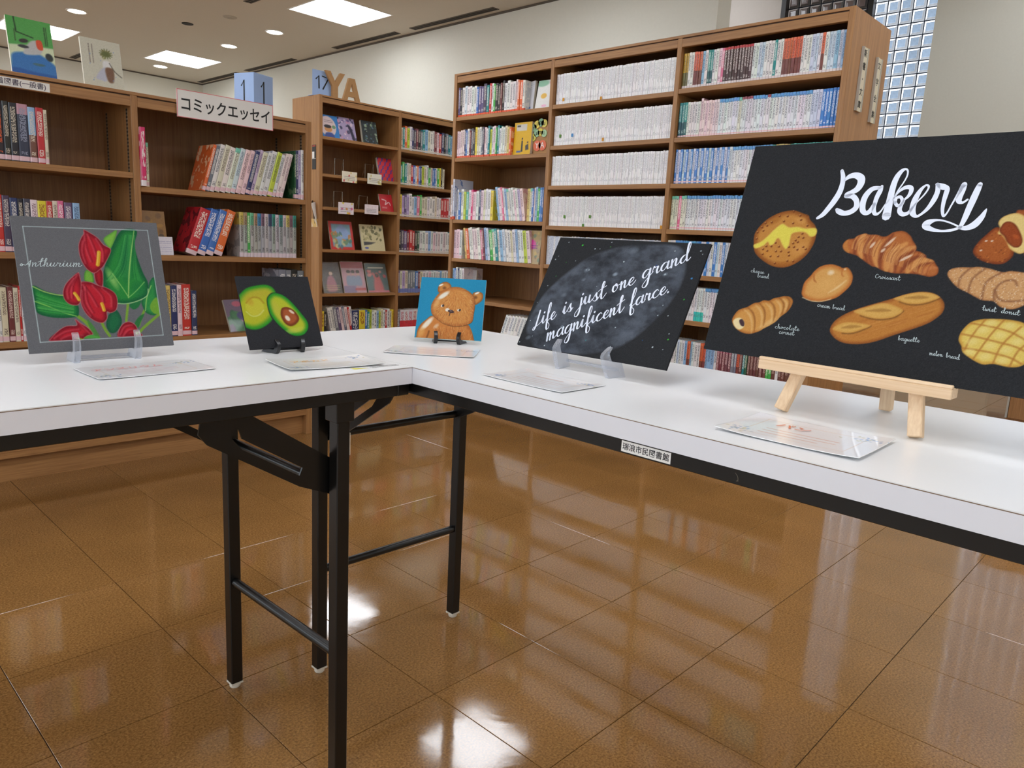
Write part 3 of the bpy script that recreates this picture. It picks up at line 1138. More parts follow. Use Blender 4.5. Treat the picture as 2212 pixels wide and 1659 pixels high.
def book(M, x, z, t, h, d, code, label, group, cat='book', name='book', lean=0.0, y=0.012, yaw=0.0, sticker=None, tn=44.0, ta=0.85, side=1, jitter=6, mesh=None):
    c1, c2, c3, ct, split, word = PAL[code]
    o = bpy.data.objects.new(name, mesh or BOOK)
    COL.objects.link(o)
    Lm = Matrix.Translation((x, y, z))
    if lean >= 0:
        Lm = Lm @ Matrix.Rotation(yaw, 4, 'Z') @ Matrix.Translation((t, 0, 0)) @ Matrix.Rotation(lean, 4, 'Y') @ Matrix.Translation((-t, 0, 0))
    else:
        Lm = Lm @ Matrix.Rotation(yaw, 4, 'Z') @ Matrix.Rotation(lean, 4, 'Y')
    o.matrix_basis = M @ Lm @ Matrix.Diagonal((t, d, h, 1))
    j = [random.uniform(-jitter, jitter) for _ in range(3)]

    def col(c):
        return [float(v) for v in lin(np.clip(np.array(c) + j, 4, 250))]
    o['c1'] = col(c1); o['c2'] = col(c2); o['c3'] = col(c3)
    o['ct'] = [float(v) for v in lin(ct)]
    o['split'] = float(split)
    o['tn'] = float(tn); o['ta'] = float(ta)
    if sticker:
        o['cs'] = [float(v) for v in lin(sticker[2])]; o['s0'] = float(sticker[0]); o['s1'] = float(sticker[1])
    else:
        o['cs'] = [1.0, 1.0, 1.0]; o['s0'] = 2.0; o['s1'] = 2.0
    return tag(o, label, cat, group)


PINK_ST = (0.02, 0.10, (232, 196, 204))
WHITE_ST = (0.015, 0.10, (224, 222, 216))
ORANGE_ST = (0.0, 0.075, (226, 84, 34))
STUFF = []          # rows left as one joined object


def row(case, z, xa, xb, seq, h, d, where, noun='book', group=None, cat='book', name='book', lean=0.0, hv=0.05, wv=0.25, sticker=None, tn=44.0, ta=0.85, y=0.012, keep=None, jitter=6):
    """fill [xa,xb] of a shelf with upright (or leaning) books"""
    ent = [(e, 1.0, 1.0) if isinstance(e, str) else (tuple(e) + (1.0, 1.0))[:3] for e in seq]
    ws = [w * random.uniform(1 - wv, 1 + wv) for _, w, _ in ent]
    ca = math.cos(lean)
    tot = sum(ws)
    avail = (xb - xa) - (math.sin(abs(lean)) * h if lean else 0)
    x = xa if lean >= 0 else xa + math.sin(-lean) * h
    out = []
    for (code, _, hf), w in zip(ent, ws):
        step = w / tot * avail
        t = step * ca - 0.0004
        hh = h * hf * random.uniform(1 - hv, 1)
        word = PAL[code][5]
        if keep is None or keep(x + step / 2):
            out.append(book(case.M, x, z, t, hh, d * random.uniform(0.97, 1.0), code, f'{word} {noun} {where}', group or f'books {where}', cat, name, lean, y + random.uniform(0, 0.004), 0, sticker, tn, ta, jitter=jitter))
        else:
            STUFF.append((case.M, x, y, z, t, d, hh))
        x += step
    return out


# ---- low island case, left bay
C = left_case
b0 = 0.752
q = lambda px: C.x(px)[0]
def px_books(case, z, items, d, where, group, yoff=0.012, **kw):
    """items: (px left, px right, px y, code, height)"""
    for a, b_, yy, code, hh in items:
        xa, xb = case.x((a, yy), yoff)[0], case.x((b_, yy), yoff)[0]
        word = PAL[code][5]
        book(case.M, xa, z, (xb - xa) - 0.0006, hh, d, code, f'{word} hardcover {where}', group, sticker=kw.get('sticker', PINK_ST), y=yoff, tn=kw.get('tn', 48))


px_books(C, 1.08, [(-22, -8, 350, 'e', .178), (-8, 13, 350, 'K', .182), (13, 27, 350, 'k', .184), (27, 44, 350, 'k', .182), (44, 67, 350, 'D', .182), (67, 83, 350, 'S', .176), (84, 100, 350, 'r', .178), (100, 108, 350, 'e', .174)],
         .13, 'in the top row beside an empty space', 'novels on the upper shelf of the island case')
px_books(C, .787, [(-30, -16, 545, 'n', .176), (-16, -1, 545, 'e', .178), (0, 13, 545, 'r', .184), (13, 29, 545, 'd', .182), (29, 46, 545, 'n', .176), (46, 58, 545, 'k', .174), (58, 73, 545, 'd', .176), (73, 88, 545, 'f', .174), (88, 107, 545, 'y', .172), (107, 120, 545, 'r', .172), (120, 131, 545, 'e', .174), (131, 144, 545, 'p', .176), (145, 162, 545, 'u', .172), (163, 178, 545, 'l', .172)],
         .13, 'in the row behind the anthurium board', 'novels on the middle shelf of the island case')
px_books(C, .489, [(-30, -14, 735, 'e', .19), (-14, 0, 735, 'w', .184), (0, 8, 735, 'w', .200), (8, 22, 735, 'e', .182), (23, 36, 735, 'm', .184), (36, 47, 735, 'e', .18), (47, 52, 735, 'r', .186), (52, 62, 735, 'w', .18), (62, 76, 735, 'e', .18), (76, 92, 735, 'w', .185)],
         .13, 'low on the shelf behind the grey board', 'novels on the lower shelf of the island case')
# right bay
xa, _ = C.x((305, 412)); xb, _ = C.x((316, 412))
book(C.M, xa, 1.0352, xb - xa, .205, .14, 'P', 'tall magenta book pushed out past the shelf edge', None, y=-.012, sticker=(0, .1, (236, 226, 230)), tn=8)
o = [ob for ob in COL.objects if ob.name.startswith('book')][-1]
book(C.M, xb + .001, 1.0352, .0045, .160, .13, 'k', 'thin black book between the magenta and grey-green ones', None, y=.012)
book(C.M, xb + .0065, 1.0352, .012, .155, .13, 'v', 'pale grey-green paperback beside the tall magenta book', None, y=.014, sticker=PINK_ST)
x0 = C.x((440, 415))[0]; x1 = C.x((613, 428))[0]
row(C, 1.0352, x0, x1 + 0.055, [('o', .9), 's', 'w', 'e', 'w', 'v', 'c', 'f', 'f', 'n', 'i', 'e', 'w', 'w', 'Y', 'w', 'f', 'f'], .188, .135, 'leaning right below the katakana sign', 'comic', 'leaning comic essays', lean=math.radians(16), sticker=PINK_ST, hv=.06, tn=64)
x2 = x1 + 0.056 + 0.004
px_e = C.x((661, 432))[0]
n4 = (2.138 - x2)
row(C, 1.0352, x2, 2.1375, ['G', ('n', 1.6), ('i', 1.7), ('w', 1.9)], .205, .14, 'standing upright next to the leaning comics', 'comic', 'upright comics beside the leaning ones', hv=.04, sticker=PINK_ST, wv=.05, tn=46)
# second shelf: big leaning picture books, then a boxed series
x0 = C.x((404, 552))[0]; x1 = C.x((478, 556))[0]
row(C, .788, x0, x1 + .075, [('r', 1.35), ('b', 1.1), ('b', 1.0), ('o', 1.15)], .186, .135, 'leaning against the uniform comic series', 'hardcover', 'leaning hardcovers on the middle shelf', lean=math.radians(20), hv=.01, wv=.02, sticker=(0.0, .09, (226, 200, 206)), tn=34)
x0 = C.x((523, 556))[0]; x1 = C.x((645, 556))[0]
row(C, .788, x0, x1, ['1', '2', ('g', .8), '3', '2', '4', '5', '6', '8', '7', '6', '7', '6', '1', '5', '7'], .178, .125, 'in the uniform set with coloured heads', 'comic', 'uniform comic series', hv=.005, wv=.06, sticker=(0.0, .10, (222, 206, 214)), tn=70)
# third shelf
px_books(C, .478, [(352, 361, 730, 'e', .19), (361, 372, 730, 'x', .195), (372, 386, 730, 'n', .195), (386, 396, 730, 'f', .198), (396, 415, 730, 'r', .200), (416, 428, 730, 'n', .175)],
         .13, 'between the anthurium and avocado boards', 'comics on the lower shelf of the island case')
x0 = C.x((606, 590))[0]; x1 = C.x((662, 590))[0]
row(C, .478, x0, x1 - .004, ['s', 's', 'k', 's'], .262, .15, 'peeping above the avocado board', 'magazine', 'magazines behind the avocado board', hv=.03)

# ---- tall case with the letters: right bay of spines
C = ya_case
R1 = C.stiles[1][1] + .002
R2 = C.stiles[2][0] - .002
def yx(px):
    return max(R1, min(R2, C.x(px)[0]))
row(C, 1.556, R1, R2, list('etoYwndmkstlewwmfrnkstlblb') + ['l'] * 3, .178, .12, 'in the top row beside the YA display bay', 'novel', 'novels in the first row beside the YA display', hv=.12, sticker=(.02, .1, (214, 208, 200)))
row(C, 1.294, R1, yx((962, 404)), list('tgtwerbwobnYewgebbwgyke'), .172, .12, 'in the second row beside the YA display bay', 'novel', 'novels in the second row beside the YA display', hv=.14, sticker=(.02, .1, (214, 208, 200)))
row(C, 1.053, R1, R2 - .05, list('yiuiwwlpgeewwwewwrrrwwfw'), .180, .12, 'in the third row beside the YA display bay', 'novel', 'novels in the third row beside the YA display', hv=.15, sticker=(.02, .1, (214, 208, 200)))
row(C, .775, R1, R2, list('kdumrrkGwwwlwfwfwfwwttwwe'), .182, .12, 'in the fourth row beside the YA display bay', 'novel', 'novels in the fourth row beside the YA display', hv=.1, sticker=(.02, .1, (214, 208, 200)))
row(C, .456, R1, R2, list('ueiesssbmewwfwwwwlwwwwfwpw'), .178, .12, 'in the fifth row beside the YA display bay', 'novel', 'novels in the fifth row beside the YA display', hv=.05, sticker=(.02, .2, (120, 130, 190)))
row(C, .13, R1, R2, ['s'] + ['R'] * 16, .19, .12, 'low in the row behind the bear board', 'novel', 'red and white series behind the bear board', hv=.02, tn=14)
# left bay, bottom: books seen between avocado and bear
L1 = C.stiles[0][1] + .003
x0 = C.x((706, 690))[0]; x1 = C.x((770, 690))[0]
row(C, .13, L1, L1 + .045, [('y', 1.0), ('k', 1.0)], .22, .14, 'at the foot of the YA display bay', 'guide book', 'guide books at the foot of the display bay', wv=.02, hv=.25, tn=10)
row(C, .13, L1 + .046, L1 + .30, list('wwsufsf') + ['r', 'w'], .235, .14, 'leaning at the foot of the YA display bay', 'magazine', 'leaning magazines at the foot of the display bay', lean=-math.radians(11), hv=.04)
x0 = C.x((762, 700))[0]
row(C, .13, x0, C.stiles[1][0] - .004, [('n', 3.2), ('y', 2.6), 'b', 't', 'Y', 'w', ('w', 1.2), 'l', 'Y', 'e', 'w', 'r', 'w', 'e', 'y'], .205, .14, 'standing low left of the bear board', 'school guide', 'school guides low in the display bay', hv=.12, wv=.1, tn=12)

# ---- long case: left bay of study books
C = long_case
q0, q1 = C.stiles[0][1] + .002, C.stiles[1][0] - .002
row(C, 1.597, q0, C.x((1128, 240))[0], list('ukwcwwwwbuudtrwgkkhkwwwwfoow'), .168, .13, 'on the top shelf of the orange-stickered bay', 'study book', 'study books on the top shelf', hv=.1, sticker=ORANGE_ST)
row(C, 1.368, q0, C.x((1098, 340))[0], list('ffffnbwmdkyewsdfwtYwfgtwwwexo'), .166, .13, 'on the second shelf of the orange-stickered bay', 'study book', 'study books on the second shelf', hv=.12, sticker=ORANGE_ST)
x0 = C.x((1012, 475))[0]
book(C.M, q0 - .018, 1.0162, .012, .20, .13, 'w', 'tall white and blue catalogue jutting past the bookcase edge', None, y=-.004, sticker=ORANGE_ST)
book(C.M, q0 + .0, 1.0162, .014, .232, .15, 'c', 'tallest pale blue catalogue on the third shelf', None, y=-.006, sticker=ORANGE_ST)
row(C, 1.016, q0 + .016, C.x((1060, 475))[0], list('wbwYjwPfwnfewwy'), .178, .13, 'upright on the third shelf of the sticker bay', 'study book', 'upright study books on the third shelf', hv=.12)
xm = C.x((1062, 475))[0]
row(C, 1.016, xm, xm + .245, list('lfpwlvwwfwif'), .186, .13, 'leaning left on the third shelf of the sticker bay', 'study book', 'leaning study books on the third shelf', lean=-math.radians(11), hv=.1)
row(C, 1.016, xm + .252, q1 - .012, [('x', 1.4), 'v', 'b', 'f', 'l', 'g', ('C', 1.3), 'b'], .182, .13, 'upright at the end of the third shelf', 'study book', 'study books ending the third shelf', hv=.06)
xe = C.x((1165, 570))[0]
row(C, .79, q0, q0 + .075, list('ffw'), .172, .13, 'upright at the start of the fourth shelf', 'study book', 'study books starting the fourth shelf', hv=.05, sticker=PINK_ST)
row(C, .79, q0 + .077, xe - .075, list('xowwffwpmlcgvtwlcwwewlwwY') + [('f', 1.6)], .186, .13, 'leaning left on the fourth shelf of the sticker bay', 'study book', 'leaning study books on the fourth shelf', lean=-math.radians(9), hv=.08)
row(C, .555, q0, q0 + .10, ['l', 'b', 'w', 'n', ('w', 1.5), ('w', 1.5)], .182, .16, 'alone in the corner of the nearly empty shelf', 'study book', 'study books on the nearly empty shelf', hv=.05)
row(C, .335, C.x((1072, 722))[0], C.x((1165, 735))[0] + .05, ['W'] * 13, .165, .12, 'leaning right just above the table edge', 'paperback', 'leaning white paperbacks low in the first bay', lean=math.radians(20), hv=.02, wv=.08)

# ---- long case: middle bay of white paperbacks, three hundred single ones, the rest joined
m0, m1 = C.stiles[1][1] + .004, C.stiles[2][0] - .004
ORD = ['top', 'second', 'third', 'fourth']
for k, z in enumerate((1.604, 1.402, 1.201, .997)):
    row(C, z, m0, m1, ['W'] * 75, .151, .106, f'in the {ORD[k]} row of the all-white bay', 'thin paperback', f'white paperbacks in the {ORD[k]} row', 'paperback', 'paperback', hv=.02, wv=.18, tn=22, ta=.42, y=.02, jitter=2)
for z in (.795, .590, .385):
    row(C, z, m0, m1, ['W'] * 66, .151, .106, '', keep=lambda x: False, y=.02, hv=.03)
# small coloured stickers stuck on a few spines
for px, zr, colr, nm in (((1217, 215), 1.604, (214, 150, 30), 'orange'), ((1298, 212), 1.604, (206, 160, 30), 'orange'), ((1210, 294), 1.402, (90, 140, 50), 'green'), ((1236, 292), 1.402, (70, 140, 200), 'blue'), ((1302, 301), 1.402, (214, 120, 40), 'orange'), ((1219, 468), .997, (90, 150, 50), 'green'), ((1274, 468), .997, (110, 160, 50), 'green'), ((1259, 487), .997, (130, 150, 50), 'green'), ((1428, 491), .997, (206, 160, 30), 'orange')):
    sx_, sz_ = C.x(px, .018)
    s_ = MB().box(-.006, .006, -.0012, 0, -.008, .008).build('spine_sticker', plain('sticker_%s' % nm, colr, .6))
    s_.matrix_basis = C.M @ Matrix.Translation((sx_, .0188, sz_))
    rn = {1.604: 'top', 1.402: 'second', 1.201: 'third', .997: 'fourth'}[zr]
    tag(s_, f'small square {nm} sticker on white spines in the {rn} row', 'sticker', 'stickers on the white paperbacks')

# ---- long case: right bay of children's paperbacks
r0, r1 = C.stiles[2][1] + .004, C.stiles[3][0] - .004
kw = dict(cat='pocket book', name='pocket_book', noun='pocket book', hv=.015, wv=.12, y=.02, tn=34)
ST = (.02, .09, (226, 214, 214))
row(C, 1.611, r0, r1, list('aawwTTTlwqqwwfp') + ['M'] * 10 + list('wwccwwwtwwTTTTTTwwwccwTwcclcl'), .152, .106, 'in the top row of the end bay', group='pocket books in the top row of the end bay', sticker=ST, **kw)
row(C, 1.402, r0, r1, list('qqqwwwww') + [('f', 1, 1.08)] + ['f'] * 6 + ['B'] * 7 + ['v'] + ['V'] * 4 + ['B'] * 5 + ['V', 'B'] + ['B'] * 12 + ['c'] * 3 + ['C'] * 5, .152, .106, 'in the second row of the end bay', group='pocket books in the second row of the end bay', sticker=(.03, .07, (236, 200, 204)), **kw)


def seen(case, z, dz=0.05):
    """is this place on the shelf left of the bakery board in the photo?"""
    def f(x):
        p = case.M @ Vector((x, 0.02, z + dz))
        u, v, dd = project(p)
        if v < 320:
            return True
        return u < 1632 - (v - 318) * 0.257 + 14
    return f


row(C, 1.201, r0, r1, ['C', 'c'] * 11 + ['B'] * 14 + ['j'] + ['x'] * 5 + ['j'] * 14, .152, .106, 'in the third row of the end bay', group='pocket books in the third row of the end bay', sticker=(.04, .08, (236, 200, 204)), **kw)
row(C, .997, r0, r1, ['v'] * 3 + ['p'] + ['v'] * 2 + ['B'] * 48, .152, .106, 'in the fourth row of the end bay', group='pocket books in the fourth row of the end bay', sticker=(.04, .08, (236, 200, 204)), keep=seen(C, .997), **kw)
row(C, .797, r0, r1, ['w'] * 3 + ['B'] * 9 + ['C', 'c', 'w'] * 14, .152, .106, 'in the fifth row between the dark boards', group='pocket books in the fifth row of the end bay', keep=seen(C, .797), **kw)
row(C, .590, r0, r1, ['w'] * 13 + ['J'] * 4 + ['B'] * 7 + ['c'] * 30, .152, .106, 'in the sixth row between the dark boards', group='pocket books in the sixth row of the end bay', keep=seen(C, .59), **kw)
kw['wv'] = .2
row(C, .335, r0, r1, list('wwwwwwwcwwlTlwwwTTlllwzzzzzssThtGhhhhhhgghw') + ['h'] * 8, .160, .106, 'in the low row just above the table', group='pocket books in the low row of the end bay', sticker=ST, keep=seen(C, .335, -.2) if False else None, **kw)

# every row nobody can make out, joined
sb = MB()
for M_, x, y, z, t, d, hh in STUFF:
    sb.box(x, x + t, y, y + d, z, z + hh, 0, M_)


def stuff_mat():
    m, nt, b = new_mat('paperback_row_spines')
    L = nt.links.new
    ge = nt.nodes.new('ShaderNodeNewGeometry')
    cr = nt.nodes.new('ShaderNodeValToRGB')
    e = cr.color_ramp.elements
    e[0].color = lin4((236, 235, 235)); e[1].color = lin4((206, 214, 230)); e[1].position = .8
    L(ge.outputs['Random Per Island'], cr.inputs[0])
    tc = nt.nodes.new('ShaderNodeTexCoord')
    nz = nt.nodes.new('ShaderNodeTexNoise'); nz.inputs['Scale'].default_value = 260
    L(tc.outputs['Object'], nz.inputs['Vector'])
    gt = nt.nodes.new('ShaderNodeMath'); gt.operation = 'GREATER_THAN'; gt.inputs[1].default_value = .58
    L(nz.outputs['Fac'], gt.inputs[0])
    ml = nt.nodes.new('ShaderNodeMath'); ml.operation = 'MULTIPLY'; ml.inputs[1].default_value = .5
    L(gt.outputs[0], ml.inputs[0])
    mx = nt.nodes.new('ShaderNodeMix'); mx.data_type = 'RGBA'
    mx.inputs[7].default_value = lin4((90, 96, 110))
    L(ml.outputs[0], mx.inputs[0])
    L(cr.outputs[0], mx.inputs[6])
    L(mx.outputs[2], b.inputs['Base Color'])
    b.inputs['Roughness'].default_value = .4
    return m


so = sb.build('paperback_rows', stuff_mat())
tag(so, 'lower rows of packed white and pale paperbacks in the long bookcase', 'paperback')
so['kind'] = 'stuff'

# ------------------------------------------------------------------ painting helper
def paint_mat(name, rough=0.6, coat=0.0):
    m, nt, b = new_mat(name)
    a = nt.nodes.new('ShaderNodeAttribute')
    a.attribute_name = 'Col'
    nt.links.new(a.outputs['Color'], b.inputs['Base Color'])
    b.inputs['Roughness'].default_value = rough
    b.inputs['Specular IOR Level'].default_value = 0.15 if rough > .7 else .5
    b.inputs['Coat Weight'].default_value = coat
    b.inputs['Coat Roughness'].default_value = 0.04
    MATS[name] = m
    return m


art_matte = paint_mat('pastel_painting', 0.75)
art_gloss = paint_mat('printed_gloss_paper', 0.35, 0.3)
art_lam = paint_mat('laminated_print', 0.3, 0.8)


class Canvas:
    """colour field painted in code, kept as vertex colours of a fine grid (x right, y up, metres)"""

    def __init__(s, w, h, step, bg, loc=None, grain=3.0, unit=None):
        s.w, s.h = w, h
        s.nx, s.ny = max(2, int(round(w / step)) + 1), max(2, int(round(h / step)) + 1)
        s.xs = np.linspace(-w / 2, w / 2, s.nx)
        s.ys = np.linspace(0, h, s.ny)
        s.X, s.Y = np.meshgrid(s.xs, s.ys)
        s.C = np.empty((s.ny, s.nx, 3))
        s.C[:] = bg
        s.grain = grain
        s.loc = loc or (lambda p: ((p[0] - .5) * w, (1 - p[1]) * h))
        s.unit = unit if unit else w      # metres per drawing unit (pixel, or the width itself)

    def sl(s, P, pad):
        P = np.asarray(P)
        x0, y0 = P.min(0) - pad
        x1, y1 = P.max(0) + pad
        i0, i1 = np.searchsorted(s.xs, [x0, x1])
        j0, j1 = np.searchsorted(s.ys, [y0, y1])
        return slice(max(j0 - 1, 0), min(j1 + 1, s.ny)), slice(max(i0 - 1, 0), min(i1 + 1, s.nx))

    def pts(s, pp):
        return np.array([s.loc(p) for p in pp])

    def sdf(s, P, S):
        X, Y = s.X[S], s.Y[S]
        d = np.full(X.shape, 1e9)
        ins = np.zeros(X.shape, bool)
        n = len(P)
        for i in range(n):
            a, b_ = P[i], P[(i + 1) % n]
            e = b_ - a
            l2 = e @ e + 1e-18
            t = np.clip(((X - a[0]) * e[0] + (Y - a[1]) * e[1]) / l2, 0, 1)
            d = np.minimum(d, (X - a[0] - t * e[0]) ** 2 + (Y - a[1] - t * e[1]) ** 2)
            if a[1] != b_[1]:
                c = (a[1] > Y) != (b_[1] > Y)
                ins ^= c & (X < (b_[0] - a[0]) * (Y - a[1]) / (b_[1] - a[1]) + a[0])
        d = np.sqrt(d)
        return np.where(ins, -d, d)

    def fill(s, pp, col, soft=1.0, alpha=1.0, smooth=True, clip=None, edge=None, rim=8.0):
        """closed shape; edge = colour at the rim, blended to col over rim units"""
        if smooth:
            pp = [tuple(p) for p in crom(pp, True, 5)]
        P = s.pts(pp)
        so = soft * s.unit
        S = s.sl(P, so * 2)
        d = s.sdf(P, S)
        a = np.clip(0.5 - d / (2 * so), 0, 1) * alpha
        c = np.empty(d.shape + (3,))
        c[:] = col
        if edge is not None:
            k = np.clip(-d / (rim * s.unit), 0, 1)
            k = (k * k * (3 - 2 * k))[..., None]
            c = np.asarray(edge) * (1 - k) + c * k
        if clip is not None:
            a = a * clip[S]
        s.C[S] = s.C[S] * (1 - a[..., None]) + c * a[..., None]
        full = np.zeros((s.ny, s.nx))
        full[S] = a
        return full

    def stroke(s, pp, r, col, alpha=1.0, soft=0.8, clip=None, smooth=True):
        n0 = len(pp)
        rr = list(r) if isinstance(r, (list, tuple)) else [r] * n0
        q = [tuple(p) + (k,) for p, k in zip(pp, rr)]
        if smooth and n0 > 2:
            q = [tuple(p) for p in crom(q, False, 4)]
        P = s.pts([p[:2] for p in q])
        R = np.array([max(p[2], 1e-4) for p in q]) * s.unit
        so = soft * s.unit
        S = s.sl(P, R.max() + so * 2)
        X, Y = s.X[S], s.Y[S]
        best = np.full(X.shape, 1e9)
        for i in range(len(P) - 1):
            a, b_ = P[i], P[i + 1]
            e = b_ - a
            t = np.clip(((X - a[0]) * e[0] + (Y - a[1]) * e[1]) / (e @ e + 1e-18), 0, 1)
            d = np.hypot(X - a[0] - t * e[0], Y - a[1] - t * e[1]) - (R[i] + (R[i + 1] - R[i]) * t)
            best = np.minimum(best, d)
        al = np.clip(0.5 - best / (2 * so), 0, 1) * alpha
        if clip is not None:
            al = al * clip[S]
        s.C[S] = s.C[S] * (1 - al[..., None]) + np.asarray(col) * al[..., None]

    def blob(s, c, rx, ry, ang, col, alpha=1.0, clip=None, hard=1.0):
        c0 = np.array(s.loc(c))
        rx, ry = rx * s.unit, ry * s.unit
        S = s.sl([c0], max(rx, ry) * 1.6)
        dx, dy = s.X[S] - c0[0], s.Y[S] - c0[1]
        ca, sa = math.cos(ang), math.sin(ang)
        u, v = (dx * ca + dy * sa) / rx, (-dx * sa + dy * ca) / ry
        r2 = u * u + v * v
        a = np.clip((1.0 - r2) * hard, 0, 1) * alpha
        if clip is not None:
            a = a * clip[S]
        s.C[S] = s.C[S] * (1 - a[..., None]) + np.asarray(col) * a[..., None]

    def cloud(s, amp, scale, clip, col, seed=0):
        r = np.random.default_rng(seed)
        f = np.zeros((s.ny, s.nx))
        for o in range(4):
            k = max(2, int(scale * 2 ** o))
            g = r.random((k + 1, k + 1))
            yi = np.linspace(0, k - 1e-6, s.ny); xi = np.linspace(0, k - 1e-6, s.nx)
            y0 = yi.astype(int); x0 = xi.astype(int)
            fy = (yi - y0)[:, None]; fx = (xi - x0)[None]
            fy = fy * fy * (3 - 2 * fy); fx = fx * fx * (3 - 2 * fx)
            f += (g[y0][:, x0] * (1 - fy) * (1 - fx) + g[y0 + 1][:, x0] * fy * (1 - fx) + g[y0][:, x0 + 1] * (1 - fy) * fx + g[y0 + 1][:, x0 + 1] * fy * fx) / 2 ** o
        f = np.clip((f / 1.9 - .32) * 2.4, 0, 1) * amp * clip
        s.C = s.C * (1 - f[..., None]) + np.asarray(col) * f[..., None]

    def build(s, name, mat, parent, z=0.0, bend=None, label=None, gain=1.0):
        nx, ny = s.nx, s.ny
        V = np.zeros((ny, nx, 3), np.float32)
        V[..., 0], V[..., 1], V[..., 2] = s.X, s.Y, z
        if bend is not None:
            V[..., 2] += bend(s.X, s.Y)
        me = bpy.data.meshes.new(name)
        me.vertices.add(nx * ny)
        me.vertices.foreach_set('co', V.ravel())
        idx = np.arange(nx * ny).reshape(ny, nx)
        Q = np.stack([idx[:-1, :-1], idx[:-1, 1:], idx[1:, 1:], idx[1:, :-1]], -1).reshape(-1, 4)
        me.loops.add(Q.size)
        me.loops.foreach_set('vertex_index', Q.ravel().astype(np.int32))
        me.polygons.add(len(Q))
        me.polygons.foreach_set('loop_start', (np.arange(len(Q)) * 4).astype(np.int32))
        me.update(calc_edges=True)
        C = s.C + RNG.normal(0, s.grain, (ny, nx, 1))
        ca = me.color_attributes.new('Col', 'FLOAT_COLOR', 'POINT')
        D = np.ones((ny, nx, 4), np.float32)
        D[..., :3] = lin(np.clip(C, 2, 252)) * gain
        ca.data.foreach_set('color', D.ravel())
        me.materials.append(mat)
        me.validate()
        return link(name, me, parent, label)


